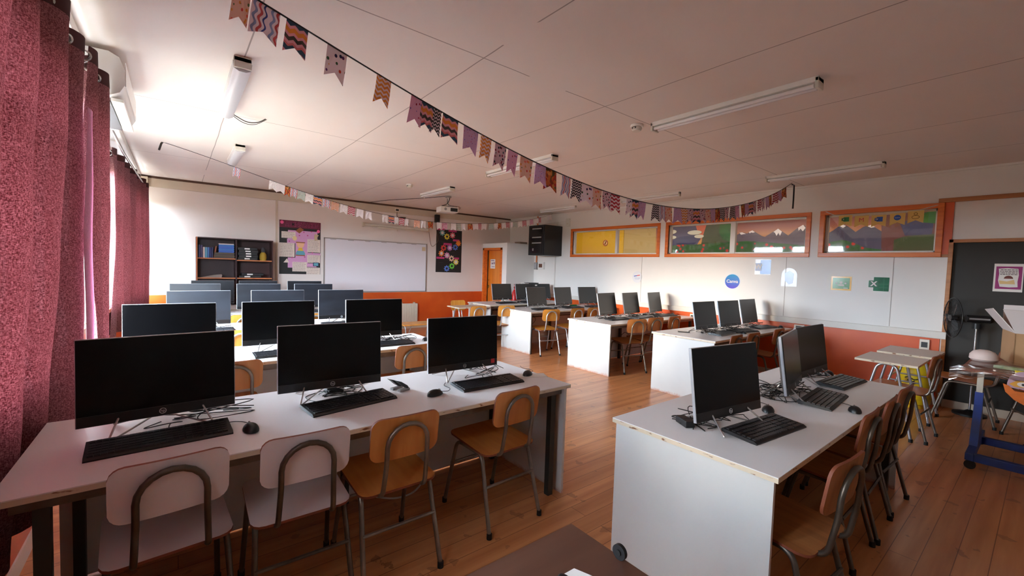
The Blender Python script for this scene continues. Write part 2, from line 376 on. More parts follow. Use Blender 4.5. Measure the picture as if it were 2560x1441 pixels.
# door opening in the right wall
t = struct(bpy.data.objects.new('door_1', None)); C.objects.link(t)
mb = MB(); mb.box(XR-.03, XR+.10, .745, .785, 0, 1.995, bev=.004).box(XR-.03, XR+.10, -.55, .785, 1.955, 1.995, bev=.004).box(XR-.03, XR+.10, -.59, -.55, 0, 1.995); mb.build('door_frame', pine_m, t)
MB().box(XR+.02, XR+.06, -.55, .745, .09, 1.955).build('door_leaf', dark_m, t)
MB().box(XR+.0, XR+.06, -.55, .745, 0, .09).build('threshold', cream_m, t)
# corridor behind the right wall
struct(MB().box(9.2, 9.32, YF, YB, 0, 2.9).build('wall_corridor', mat('corridor_paint', (196, 176, 120), .7)))
struct(MB().box(XR+.12, 9.32, YF, YB, 2.82, 2.92).build('ceiling_corridor', wall_m))
struct(MB().box(XR+.12, 9.32, YF-.14, YF, 0, 2.9).build('wall_corridor_front', wall_m))
struct(MB().box(XR+.12, 9.32, YB, YB+.14, 0, 2.9).build('wall_corridor_back', wall_m))
struct(MB().box(9.185, 9.2, 7.0, YB, 0, 2.82).build('wall_corridor_yellow', mat('mustard_paint', (226, 186, 28), .6, var=.05, scale=1)))
# mural
dusk = mat('mural_dusk_paint', (214, 150, 70), .7); nt, b = base(dusk); tc = N(nt, 'TexCoord'); sp = N(nt, 'SeparateXYZ'); nt.links.new(tc.outputs['Object'], sp.inputs[0])
rp = N(nt, 'ValToRGB'); nt.links.new(math_n(nt, 'MULTIPLY', math_n(nt, 'SUBTRACT', sp.outputs[2], 2.2), 1.8), rp.inputs[0])
rp.color_ramp.elements[0].color = lin((206, 150, 84)); rp.color_ramp.elements[1].color = lin((92, 62, 84)); e = rp.color_ramp.elements.new(.45); e.color = lin((160, 98, 88)); nt.links.new(rp.outputs[0], b.inputs['Base Color'])
meadow = mat('mural_meadow_paint', (92, 110, 92), .7); nt, b = base(meadow); vo = N(nt, 'TexVoronoi'); vo.inputs['Scale'].default_value = 9; tc = N(nt, 'TexCoord'); nt.links.new(tc.outputs['Object'], vo.inputs[0])
rp = N(nt, 'ValToRGB'); nt.links.new(vo.outputs['Distance'], rp.inputs[0]); rp.color_ramp.elements[0].color = lin((200, 60, 50)); rp.color_ramp.elements[1].color = lin((70, 96, 78)); rp.color_ramp.elements[0].position = .2; rp.color_ramp.elements[1].position = .3
e = rp.color_ramp.elements.new(.6); e.color = lin((40, 96, 46)); nt.links.new(rp.outputs[0], b.inputs['Base Color'])
MC = dict(dusk=dusk, blue=flat('mural_slate_blue', (84, 84, 116)), pinkish=flat('mural_coral', (216, 112, 84)), greend=flat('mural_dark_green', (62, 80, 48)), greenl=mat('mural_leaf_green', (44, 124, 50), .7, scale=8, col2=(34, 84, 40)),
    bluedk=flat('mural_deep_blue', (46, 56, 100)), meadow=meadow, mount=mat('mural_mountain_violet', (96, 84, 104), .7, var=.3, scale=3), mount2=mat('mural_mountain_blue', (80, 80, 108), .7, var=.3, scale=3), snow=flat('mural_snow', (236, 232, 236)), maroon=flat('mural_maroon', (104, 60, 60)), cloud=flat('mural_cloud', (216, 220, 206)))
MP = [('dusk', [(6.05, 1.7), (1.0, 1.7), (1.0, 2.82), (6.05, 2.82)]),
('blue', [(5.95, 2.85), (5.01, 2.82), (4.86, 2.6), (4.93, 2.25), (5.19, 1.8), (5.95, 1.8)]), ('pinkish', [(5.17, 2.82), (4.74, 2.82), (4.77, 2.6), (4.87, 2.32), (4.98, 2.39), (5.06, 2.62)]),
('greend', [(4.73, 2.81), (4.26, 2.82), (4.21, 1.81), (4.95, 1.81), (4.87, 2.32)]), ('greenl', [(4.5, 2.58), (4.25, 2.69), (4.23, 2.18), (4.43, 2.24), (4.51, 2.39)]),
('bluedk', [(5.67, 2.22), (5.42, 2.34), (5.12, 2.35), (4.91, 2.27), (5.07, 2.15), (5.41, 2.13), (5.66, 2.04)]), ('meadow', [(5.95, 2.09), (5.41, 2.16), (5.02, 2.15), (4.23, 2.19), (4.2, 1.77), (5.95, 1.76)]),
('mount', [(4.2, 2.3), (4.03, 2.38), (3.93, 2.35), (3.83, 2.41), (3.65, 2.29), (3.59, 2.27), (3.36, 2.42), (3.18, 2.28), (3.06, 2.39), (2.94, 2.47), (2.76, 2.33), (2.6, 2.25), (2.6, 1.82), (4.17, 1.81)]),
('snow', [(3.83, 2.41), (3.78, 2.37), (3.82, 2.36), (3.85, 2.37), (3.88, 2.35), (3.9, 2.38)]), ('snow', [(3.36, 2.42), (3.29, 2.36), (3.32, 2.28), (3.35, 2.34), (3.38, 2.28), (3.41, 2.34), (3.44, 2.36)]),
('snow', [(4.08, 2.37), (4.03, 2.38), (3.95, 2.34), (3.99, 2.34), (4.05, 2.33)]), ('snow', [(3.02, 2.42), (2.94, 2.47), (2.9, 2.41), (2.94, 2.35), (2.98, 2.4), (3.01, 2.36)]),
('meadow', [(4.19, 2.18), (3.91, 2.2), (3.38, 2.14), (2.75, 2.07), (2.5, 2.05), (2.5, 1.77), (4.17, 1.77)]), ('mount2', [(2.6, 2.25), (2.46, 2.35), (2.35, 2.45), (2.27, 2.41), (2.15, 2.3), (2.05, 2.38), (1.95, 2.41), (1.8, 2.29), (1.77, 1.82), (2.6, 1.82)]),
('snow', [(2.39, 2.43), (2.35, 2.45), (2.29, 2.41), (2.33, 2.38), (2.36, 2.4)]), ('snow', [(2.0, 2.39), (1.95, 2.41), (1.89, 2.37), (1.94, 2.36)]), ('meadow', [(2.6, 2.12), (2.33, 2.17), (2.19, 2.13), (2.02, 2.03), (1.78, 1.99), (1.77, 1.79), (2.6, 1.78)]),
('maroon', [(1.83, 2.82), (1.0, 2.82), (1.0, 1.8), (1.78, 1.79)]), ('greend', [(1.64, 2.15), (1.51, 2.2), (1.34, 2.22), (1.05, 2.23), (1.05, 1.83), (1.64, 1.82)]), ('bluedk', [(1.58, 2.41), (1.35, 2.52), (1.19, 2.38), (1.2, 2.22), (1.51, 2.21)]), ('greenl', [(1.38, 2.52), (1.16, 2.62), (1.14, 2.38), (1.3, 2.41)])]
for cy, cz, a, b_ in ((5.06, 2.42, .17, .05), (4.95, 2.33, .11, .04), (5.62, 2.46, .12, .05), (5.6, 2.33, .1, .04), (3.3, 2.66, .35, .04)): MP.append(('cloud', [(cy+a*cos(k*pi/8), cz+b_*sin(k*pi/8)) for k in range(16)]))
order = list(MC); mb = MB()
for i, (k, poly) in enumerate(MP):
    mb.prism([(y, min(z, 2.818)) for y, z in poly], 9.2, 9.197-.0006*i, lambda u, v, t: Vector((t, u, v)), mi=order.index(k))
tag(mb.build('mural', [MC[k] for k in order]), 'painted mountain landscape mural on the corridor wall behind the glass', 'mural')
t = thing('notice_sign', 'no smoking style notice on the yellow corridor wall', 'sign', (9.18, 7.587, 2.25))
MB().cyl((-.002, 0, 0), .085, .004, 28, axis='x').build('plate', flat('pale_sign', (232, 214, 150)), t)
MB().tube([(-.005, .072*cos(k*pi/14), .072*sin(k*pi/14)) for k in range(28)], .011, 6, True).tube([(-.005, -.05, .05), (-.005, .05, -.05)], .01, 6).build('red_ring', flat('sign_red', (176, 60, 30)), t)
MB().box(-.006, -.002, -.012, .012, -.04, .04).build('pictogram', black_m, t)

# closet box in the far right corner with its open pine door
CX, CY, CZ = 6.31, 8.24, 2.06
struct(holes('y', CX, CX+.09, CY, YB, 0, CZ, [(8.44, 9.24, 0, 1.96)]).build('wall_closet_side', wall_m))
struct(MB().box(CX+.09, XR, CY, CY+.06, 0, CZ).build('wall_closet_front', wall_m))
struct(MB().box(CX, XR, CY, YB, CZ, CZ+.04).build('ceiling_closet', wall_m))
struct(MB().box(CX+.10, XR-.012, CY-.012, CY, .05, .84).build('trim_17', orange_m))
t = struct(bpy.data.objects.new('door_2', None)); C.objects.link(t)
mb = MB(); mb.box(CX-.02, CX+.10, 8.42, 8.48, 0, 1.985, bev=.004).box(CX-.02, CX+.10, 9.19, 9.25, 0, 1.985, bev=.004).box(CX-.02, CX+.10, 8.42, 9.25, 1.925, 1.985, bev=.004); mb.build('door_frame', casing_m, t)
lf = MB().box(0, .04, 0, .71, .01, 1.92).build('door_leaf', door_m, t); lf.location = (CX+.03, 8.48, 0); lf.rotation_euler = (0, 0, R(-8))
MB().tube(fillet([(.0, .66, 1.16), (-.05, .66, 1.16), (-.05, .56, 1.16)], .015), .009).tube([(-.004, .66, .95), (-.004, .66, 1.03)], .02).build('door_handle', chrome_m, lf)
n = MB().box(-.003, 0, .34, .60, 1.46, 1.70).build('notice', paper_m, lf)
MB().box(-.005, -.003, .38, .56, 1.655, 1.675).box(-.005, -.003, .36, .42, 1.57, 1.63).box(-.005, -.003, .45, .53, 1.57, 1.61).box(-.005, -.003, .36, .52, 1.50, 1.515).build('printing', flat('faded_print', (150, 120, 140)), n)

# ================================================================== FURNITURE PROTOTYPES
def plate(w, h, t, r, bend, bend2=0, nu=12, nv=10, pts=None):
    """curved rounded board in the xz plane (y = thickness), edge faces get material slot 1"""
    hw, hh = w/2, h/2
    def P(u, v, s):
        z = v*hh; e = max(0, abs(z)-(hh-r)); x = u*(hw-(r-math.sqrt(max(0, r*r-e*e))))
        return Vector((x, bend*(x/hw)**2+bend2*(z/hh)**2+s*t/2, z))
    vs_ = [-1, -.97, -.9, -.78]+[-.6+1.2*k/(nv-4) for k in range(nv-3)]+[.78, .9, .97, 1]; nv = len(vs_)-1
    mb = MB()
    for s, mi in ((1, 0), (-1, 0)):
        g = [P(-1+2*i/nu, v, s) for v in vs_ for i in range(nu+1)]
        mb.add(g, [(j*(nu+1)+i, j*(nu+1)+i+1, (j+1)*(nu+1)+i+1, (j+1)*(nu+1)+i) for j in range(nv) for i in range(nu)], mi)
    ring = [(i, 0) for i in range(nu)]+[(nu, j) for j in range(nv)]+[(i, nv) for i in range(nu, 0, -1)]+[(0, j) for j in range(nv, 0, -1)]
    a = [P(-1+2*i/nu, vs_[j], 1) for i, j in ring]; c = [P(-1+2*i/nu, vs_[j], -1) for i, j in ring]; k = len(ring)
    mb.add(a+c, [(i, (i+1) % k, k+(i+1) % k, k+i) for i in range(k)], 1)
    bmesh.ops.remove_doubles(mb.b, verts=mb.b.verts[:], dist=1e-5)
    return mb
def xf(mb, M): mb.b.transform(M); return mb

def make_chair(face, edge, tube):
    t = thing('school_chair', 'x', 'chair')
    xf(plate(.385, .40, .011, .05, .0, .0), Matrix.Translation((0, .01, .452)) @ Matrix.Rotation(R(-86.5), 4, 'X')).build('seat', [face, edge], t, True)
    xf(plate(.335, .205, .011, .045, .010), Matrix.Translation((0, -.228, .705)) @ Matrix.Rotation(R(8), 4, 'X')).build('backrest', [face, edge], t, True)
    for s in (-1, 1):
        fp = fillet([(s*.190, -.238, .012), (s*.172, -.125, .428), (s*.172, .13, .428), (s*.190, .232, .012)], .05, 6)
        MB().tube(fp, .0115, 10).build('side_frame', tube, t, True)
        MB().cyl((s*.190, -.238, 0), .015, .03, 12).build('rubber_foot', foot_m, t); MB().cyl((s*.190, .232, 0), .015, .03, 12).build('rubber_foot', foot_m, t)
    MB().tube([(-.180, -.180, .26), (.180, -.180, .26)], .008).build('stretcher', tube, t, True)
    MB().tube([(-.180, .182, .27), (.180, .182, .27)], .008).build('stretcher', tube, t, True)
    MB().tube([(-.172, -.08, .43), (.172, -.08, .43)], .009).tube([(-.172, .1, .43), (.172, .1, .43)], .009).build('seat_rail', tube, t, True)
    up_ = [(-.105, .08, .437), (-.105, -.213, .430), (-.098, -.242, .60)]
    top = [(.098*cos(pi-pi*k/10), -.246-.012*sin(pi*k/10), .675+.098*sin(pi*k/10)) for k in range(11)]
    pts = fillet(up_+[top[0]], .05, 6)[:-1]+top+fillet([top[-1], (.098, -.242, .60), (.105, -.213, .430), (.105, .08, .437)], .05, 6)[1:]
    MB().tube(pts, .011, 10).build('back_support', tube, t, True)
    return t
def make_monitor(screen, tilt, w=.545, h=.362, z0=.058):
    t = thing('desktop_monitor', 'x', 'monitor')
    M = Matrix.Translation((0, 0, z0)) @ Matrix.Rotation(R(-tilt), 4, 'X')
    hw = w/2
    xf(MB().box(-hw, hw, .004, .020, 0, h, bev=.003), M).build('casing', silver_m, t)
    mb = MB(); prof = [(-hw+.008, 0), (hw-.008, 0)]
    mb.prism([(-hw+.006, .008), (hw-.006, .008), (hw-.006, h-.006), (-hw+.006, h-.006)], .020, .021, lambda u, v, s: Vector((u, s, v)))
    mb.add([(-hw+.006, .021, .008), (hw-.006, .021, .008), (hw-.006, .021, h-.006), (-hw+.006, .021, h-.006), (-.15, .05, .05), (.15, .05, .05), (.15, .05, .30), (-.15, .05, .30)], [(0, 1, 5, 4), (1, 2, 6, 5), (2, 3, 7, 6), (3, 0, 4, 7), (4, 5, 6, 7)])
    xf(mb, M).build('back_cover', black_m, t)
    xf(MB().box(-hw+.003, hw-.003, 0, .005, .046, h-.003), M).build('screen', screen, t)
    ch = xf(MB().box(-hw+.003, hw-.003, .0005, .005, .003, .045), M).build('chin', chin_m, t)
    mb = MB(); mb.tube([(.0115*cos(k*pi/10), -.0002, .024+.0115*sin(k*pi/10)) for k in range(20)], .0014, 5, True); xf(mb, M)
    lg = mb.build('logo', logo_m, t)
    me = text_mesh('hp', .016, .0004); me.transform(M @ face_my(0, -.0006, .0245)); me.materials.clear(); me.materials.append(logo_m)
    lo = bpy.data.objects.new('logo_letters', me); C.objects.link(lo); lo.parent = lg
    mb = MB(); hz = z0+.03
    for s in (-1, 1):
        mb.tube(fillet([(s*.135, .03, hz+.01), (s*.178, -.085, .0045), (s*.02, .10, .040), (s*.01, .06, hz+.03)], .012, 4), .004, 7)
        mb.tube(fillet([(s*.05, .05, hz+.02), (s*.165, .17, .0045), (s*.02, .09, .045)], .012, 4), .004, 7)
    mb.build('wire_stand', wire_m, t, True)
    MB().tube(smooth_path([(.06, .05, .10), (.10, .10, .03), (.16, .15, .006), (.24, .20, .004), (.30, .27, .004)], 5), .003, 6).build('power_cable', cable_m, t, True)
    return t
def make_keyboard():
    t = thing('keyboard', 'x', 'keyboard'); M = Matrix.Rotation(R(4), 4, 'X')
    xf(MB().prism([(-.085, .004), (.085, .004), (.085, .018), (.078, .021), (-.07, .019), (-.085, .012)], -.232, .232, lambda u, v, s: Vector((s, u, v))), M).build('base', black_m, t)
    mb = MB()
    for r_ in range(6):
        y = -.064+r_*.0235 if r_ < 5 else .062; x = -.222; k = 0
        row = [(1, 15), (1, 3), (1, 4)]
        for bi, (x0, n) in enumerate(((-.222, 15), (.072, 3), (.138, 4))):
            i = 0
            while i < n:
                wdt = 1
                if bi == 0 and r_ == 0 and i == 4: wdt = 6
                if bi == 0 and i == 0 and 0 < r_ < 4: wdt = 1.5
                a = x0+i*.0192; mb.box(a+.001, a+.0192*wdt-.0015, y-.009, y+.009, .017, .0245)
                i += max(1, int(wdt))
    xf(mb, M).build('keys', key_m, t)
    for s in (-1, 1): MB().box(s*.2-.012, s*.2+.012, .06, .082, 0, .012).build('foot', black_m, t)
    MB().tube(smooth_path([(.02, .088, .02), (.03, .12, .03), (.07, .15, .02), (.02, .20, .006), (-.06, .19, .005), (.0, .25, .005)], 6), .0022, 6).build('cable', cable_m, t, True)
    return t
def make_mouse():
    t = thing('computer_mouse', 'x', 'mouse'); mb = MB(); n, L = 18, 7
    vs = []
    for i in range(L+1):
        a = i/L*pi/2; rr, z = cos(a), sin(a)
        for k in range(n):
            th = 2*pi*k/n; vs.append(Vector((.031*rr*cos(th)*(1-.06*sin(th)), .056*rr*sin(th), .004+.032*z*(1-.22*sin(th)*rr))))
    fs = [(i*n+k, i*n+(k+1) % n, (i+1)*n+(k+1) % n, (i+1)*n+k) for i in range(L) for k in range(n)]+[tuple(range(n))[::-1]]
    mb.add(vs, fs); mb.build('body', black_m, t, True)
    MB().cyl((-.003, .03, .024), .010, .006, 14, axis='x').build('scroll_wheel', grey_plastic, t)
    MB().tube([(0, .054, .012), (0, .035, .027), (0, .005, .0362)], .0006, 4).build('button_gap', foot_m, t)
    MB().tube(smooth_path([(0, .055, .012), (.005, .10, .006), (-.03, .15, .004), (-.10, .17, .004), (-.14, .22, .004)], 6), .0019, 6).build('cable', cable_m, t, True)
    return t
def make_desk(label, x0, x1, y0, y1, z, panel_side, group, legs_mid=True, leg0=.09):
    t = thing('computer_desk', label, 'desk', (x0, y0, 0), 0, group); w, d = x1-x0, y1-y0
    mb = MB(); mb.box(0, w, 0, d, z-.004, z, mi=0); mb.box(0, w, 0, d, z-.023, z-.004, mi=1); mb.build('desktop', [top_m, edge_m], t)
    ins = .018
    for s in panel_side:
        a, b_ = (w-ins-.018, w-ins) if s == 'r' else (ins, ins+.018)
        MB().box(a, b_, .02, d-.012, 0, z-.028).build('end_panel', stain_m, t)
    MB().box(.04, w-.04, d-.05, d-.034, .012, z-.028).build('back_panel', stain_m, t)
    MB().box(.04, w-.04, .045, .085, z-.068, z-.028).build('front_rail', rail_m, t)
    MB().box(.04, w-.04, d-.11, d-.07, z-.068, z-.028).build('rear_rail', rail_m, t)
    for x in (leg0, w-.13, w*.5):
        for y in (.045, d-.115):
            if x == w*.5 and y == .045: continue
            MB().box(x, x+.04, y, y+.04, 0, z-.066).build('leg', leg_m, t)
    MB().box(.06, w-.06, d-.20, d-.12, z-.19, z-.18).build('cable_tray', rail_m, t)
    return t

Z = .74
# ================================================================== DESKS
LN = ['nearest', 'second', 'third', 'fourth', 'farthest']
LG, RG = 'white computer desks on the window side', 'white computer desks on the door side'
L_ROWS = [(-.458, 2.05, 1.935, 2.745), (-.29, 2.06, 3.60, 4.35), (-.24, 2.12, 5.16, 5.98), (-.22, 2.15, 6.63, 7.42), (.02, 2.20, 7.62, 8.36)]
for i, (a, b_, c, d) in enumerate(L_ROWS):
    PS = 'r' if i == 0 else 'lr'
    make_desk(['long white desk nearest the camera on the curtain side, three large monitors on it', 'long white desk directly behind the nearest curtain side desk', 'third white desk from the camera on the curtain side', 'fourth white desk from the camera on the curtain side', 'last white desk on the curtain side, in front of the bookshelf'][i], a, b_, c, d, Z, PS, LG)
R_ROWS = [(1.775, 4.06, .595, 1.372), (4.765, 7.08, 2.31, 3.13), (4.775, 7.12, 3.79, 4.63), (4.79, 7.12, 5.52, 6.38), (4.87, 7.12, 6.85, 7.68)]
for i, (a, b_, c, d) in enumerate(R_ROWS):
    make_desk(['white desk with chipped edge and big blank end panel, nearest on the door side', 'white desk second from the camera on the door side, below the round blue sticker', 'white desk third from the camera on the door side, below the widest window', 'white desk fourth from the camera on the door side, end panel in sunlight', 'last white desk on the door side, in front of the closet box'][i], a, b_, c, d, Z, 'lr' if i == 0 else 'l', RG, True, .04)

# ================================================================== MONITORS, KEYBOARDS, MICE
mon_l = make_monitor(scr_m, 3, h=.360, z0=.055); mon_d = make_monitor(dust_refl_m, 3, h=.36, z0=.055); mon_r = make_monitor(scr_r, 11, h=.352, z0=.055, w=.535); mon_n = make_monitor(scr_m, 8, h=.352, z0=.055, w=.53)
cnt = {}
def put(proto, *a, **k):
    u = cnt.get(proto.name, 0); cnt[proto.name] = u+1; return place(proto, u, *a, **k)
POS = ['curtain end', 'middle', 'aisle end']
RNUM = ['nearest', 'second', 'third', 'fourth', 'last']
LM = [[(-.05, 2.40, 4), (.685, 2.46, -3), (1.545, 2.45, -1)], [(-.03, 4.0, 0), (.685, 4.0, 0), (1.50, 4.0, -1)], [(.19, 5.5, 0), (.925, 5.5, 0), (1.63, 5.5, 0)], [(.20, 7.0, -2), (.93, 7.0, -1), (1.66, 7.0, 0)], [(.445, 8.0, 0), (1.055, 8.0, 0), (1.75, 8.0, 0)]]
mlook = ['black screened monitor', 'black screened monitor', 'dusty bluish monitor', 'dusty dark blue monitor', 'dark grey screened monitor']
for i, row in enumerate(LM):
    for j, (x, y, r) in enumerate(row):
        pr = mon_l if i < 2 else mon_d
        o = put(pr, '%s at the %s of the %s curtain side desk' % (mlook[i], POS[j], RNUM[i]), (x, y, Z), R(r), 'monitors on the curtain side desks')
        if (i, j) == (0, 2): MB().box(.215, .245, -.0015, .001, .075, .105).build('red_sticker', red_m, o)
RPOS = ['aisle end', 'middle', 'wall end']
RM = [[(2.175, .955, -8), (3.07, .965, 10), (3.65, 1.03, -1)], [(5.36, 2.71, -1), (5.98, 2.69, -3), (6.70, 2.74, 1)], [(5.46, 4.38, 9), (6.06, 4.36, 9), (6.71, 4.33, 11)], [(5.40, 6.03, 6), (6.09, 6.01, 7), (6.85, 6.05, -1)], [(5.58, 7.38, 1), (6.20, 7.34, 1), (6.74, 7.36, 1)]]
for i, row in enumerate(RM):
    for j, (x, y, r) in enumerate(row):
        put(mon_n if i == 0 else mon_r, 'slim '+('black' if i == 0 else 'dark grey')+' monitor at the %s of the %s door side desk' % (RPOS[j], RNUM[i]), (x, y, Z), R(r), 'monitors on the door side desks')
MB().box(6.43, 6.49, 7.30, 7.303, 1.10, 1.125).build('paper_tag', paper_m).__setitem__('label', 'small white paper tag hanging between two far monitors')
bpy.data.objects['paper_tag']['category'] = 'tag'
bpy.data.objects['paper_tag'].location = (0, .0, .0)
key = make_keyboard(); mou = make_mouse()
KB = [(0, 0, -.045, 2.235, 3, 'c'), (0, 1, .735, 2.30, 9, 'c'), (0, 2, 1.585, 2.225, -1, 'c'), (1, 0, .0, 3.80, 0, 'c'), (1, 1, .70, 3.815, 2, 'c'), (1, 2, 1.56, 3.82, -2, 'c'), (2, 0, .25, 5.36, 2, 'c'), (2, 1, .95, 5.32, 0, 'c'), (2, 2, 1.60, 5.36, 0, 'c'), (3, 0, .22, 6.82, 0, 'c'), (3, 1, .95, 6.82, 0, 'c'), (3, 2, 1.62, 6.84, 0, 'c'),
      (0, 0, 2.27, .835, -6, 'd'), (0, 1, 3.14, .835, 4, 'd'), (0, 2, 3.77, .90, -3, 'd'), (1, 0, 5.45, 2.56, 3, 'd'), (1, 1, 5.96, 2.53, -10, 'd'), (1, 2, 6.70, 2.56, -8, 'd'), (2, 0, 5.42, 4.16, -4, 'd'), (2, 1, 6.02, 4.15, 5, 'd'), (2, 2, 6.72, 4.16, -6, 'd'), (3, 0, 5.33, 5.80, 2, 'd'), (3, 1, 6.16, 5.84, -4, 'd'), (3, 2, 6.82, 5.84, 0, 'd'), (4, 0, 5.50, 7.14, 2, 'd'), (4, 1, 6.15, 7.13, 0, 'd')]
for i, j, x, y, r, side in KB:
    put(key, 'black keyboard at the %s of the %s %s side desk' % ((POS if side == 'c' else RPOS)[j], RNUM[i], 'curtain' if side == 'c' else 'door'), (x, y, Z), R(r), 'black keyboards')
MS = [(0, 0, .256, 2.165, 5, 'c'), (0, 1, 1.184, 2.193, -75, 'c'), (0, 2, 1.953, 2.264, -60, 'c'), (1, 2, 1.97, 3.86, -60, 'c'), (0, 0, 2.60, .945, -70, 'd'), (0, 1, 3.03, .655, -70, 'd'), (0, 2, 4.0, 1.04, -70, 'd'), (1, 2, 6.99, 2.44, -60, 'd'), (1, 0, 5.76, 2.44, -40, 'd'), (2, 1, 6.32, 4.08, -40, 'd'), (2, 2, 7.02, 4.20, -70, 'd'), (3, 0, 5.70, 5.86, -30, 'd'), (3, 1, 6.56, 5.68, -20, 'd'), (4, 0, 5.84, 7.16, -50, 'd')]
for i, j, x, y, r, side in MS:
    put(mou, 'black mouse at the %s of the %s %s side desk' % ((POS if side == 'c' else RPOS)[j], RNUM[i], 'curtain' if side == 'c' else 'door'), (x, y, Z), R(r), 'computer mice')
# loose cable tangles and small things on the desks
def tangle(label, x, y, w, d, k, m=None, seed=1):
    rnd = random.Random(seed); mb = MB()
    for q in range(k):
        pts = [(x+rnd.uniform(-w, w), y+rnd.uniform(-d, d), Z+.004+rnd.choice([0, 0, .006, .03, .05])*(0 < n_ < 6)) for n_ in range(7)]
        mb.tube(smooth_path(pts, 6), .0024, 6)
    tag(mb.build('cable_tangle', m or cable_m, None, True), label, 'cable', 'cable tangles behind monitors')
TG = [('tangled black cables under the curtain end monitor of the nearest curtain side desk', .08, 2.47, .24, .09, 2), ('tangled cables under the middle monitor of the nearest curtain side desk', .78, 2.49, .20, .09, 2), ('looping cables right of the aisle monitor on the nearest curtain side desk', 1.78, 2.50, .16, .12, 2),
      ('tangled cables at the aisle monitor of the second curtain side desk', 1.68, 3.98, .22, .10, 5), ('black power cables behind the aisle monitor of the nearest door side desk', 2.12, 1.08, .16, .10, 4), ('messy black cables round the middle monitor of the nearest door side desk', 3.10, 1.04, .26, .14, 8), ('looping cables at the wall end of the nearest door side desk', 3.85, 1.13, .14, .10, 5),
      ('tangled cables under the aisle monitor of the second door side desk', 5.50, 2.74, .26, .10, 5), ('tangled cables under the middle monitor of the second door side desk', 6.10, 2.74, .25, .10, 5), ('tangled cables under the wall monitor of the second door side desk', 6.78, 2.76, .22, .08, 4), ('tangled cables under the aisle monitor of the third door side desk', 5.42, 4.34, .26, .10, 5), ('tangled cables under the middle monitor of the third door side desk', 6.12, 4.36, .26, .09, 5),
      ('tangled cables under the wall monitor of the third door side desk', 6.75, 4.38, .22, .09, 4), ('tangled cables under the aisle monitor of the fourth door side desk', 5.42, 6.0, .28, .10, 5), ('tangled cables under the middle monitor of the fourth door side desk', 6.1, 6.0, .28, .10, 5), ('tangled cables under the aisle monitor of the last door side desk', 5.66, 7.34, .26, .09, 5), ('tangled cables at the aisle monitor of the third curtain side desk', 1.72, 5.52, .2, .1, 4)]
for n_, (l, x, y, w, d, k) in enumerate(TG): tangle(l, x, y, w, d, k, wcable_m if n_ in (13, 15, 16) else None, n_)
def adapter(label, x, y, r):
    t = thing('power_adapter', label, 'adapter', (x, y, Z), R(r), 'black power adapters')
    MB().box(-.05, .05, -.025, .025, 0, .035, bev=.006).build('body', black_m, t)
    MB().tube(smooth_path([(.05, 0, .015), (.09, .02, .01), (.12, -.02, .004), (.08, -.06, .004)], 5), .003, 6).build('cable', cable_m, t, True)
adapter('black power adapter behind the aisle monitor of the nearest door side desk', 2.00, 1.10, 60)
adapter('black power adapter beside the wall monitor of the third door side desk', 6.40, 4.36, 20)
adapter('black power adapter under the middle monitor of the nearest curtain side desk', .72, 2.56, 10)
t = thing('webcam', 'small black folding webcam between the middle and aisle monitors on the nearest curtain side desk', 'webcam', (1.05, 2.40, Z), R(20))
for s in (-1, 1):
    MB().prism([(-.055, .075), (-.02, .062), (.03, .03), (.042, .014), (.03, .012), (0, .03), (-.03, .055)], s*.03-.012, s*.03+.012, lambda u, v, q: Vector((u, q, v))).build('arm', black_m, t)
    MB().box(-.03, .05, s*.03-.014, s*.03+.014, 0, .014, bev=.004).build('base', grey_plastic, t)
tag(MB().box(-.11, .11, -.05, .05, 0, .0015).build('paper_sheet', paper_m, None, False, (1.97, 2.25, Z+.0)), 'white paper slip under the mouse on the nearest curtain side desk', 'paper'); bpy.data.objects['paper_sheet'].rotation_euler = (0, 0, R(-25))
for k, (x, y, l) in enumerate(((5.18, 4.47, 'black power strip under the aisle end of the third door side desk'), (5.95, 4.47, 'black power strip under the middle of the third door side desk'), (5.3, 6.22, 'black power strip under the fourth door side desk'), (5.2, 7.52, 'black power strip under the last door side desk'))):
    t = thing('power_strip', l, 'power strip', (x, y, .57), 0, 'power strips under the desks'); MB().box(-.16, .16, -.02, .02, -.02, .025, bev=.004).build('body', black_m, t)
    for q in range(4): MB().box(-.13+q*.075, -.09+q*.075, -.055, -.02, -.02, .02, bev=.004).build('plug', black_m, t)
    MB().tube(smooth_path([(.13, -.05, 0), (.17, -.06, -.06), (.10, -.05, -.14), (.0, -.05, -.10), (-.10, -.05, -.15)], 6), .004, 6).build('cable', cable_m, t, True)
mo = [o for o in bpy.data.objects if o.get('label') == 'black mouse at the aisle end of the nearest curtain side desk'][0]; mo.location.z += .0016
t = thing('smartphone', 'dark phone lying near the aisle end of the second door side desk', 'phone', (5.13, 2.90, Z), R(35)); MB().box(-.035, .035, -.07, .07, 0, .008, bev=.002).build('body', black_m, t); MB().box(-.032, .032, -.066, .066, .008, .0085).build('screen', scr_m, t)
tag(MB().prism([(-.12, -.03), (.05, -.05), (.13, 0), (.02, .05), (-.10, .04)], Z+.0, Z+.05, lambda u, v, q: Vector((6.32+u*(1-(q-Z)*6), 5.98+v*(1-(q-Z)*6), q))).build('green_cloth', mat('green_cloth', (30, 110, 60), .9, var=.3, scale=30)), 'crumpled green cloth on the fourth door side desk', 'cloth')

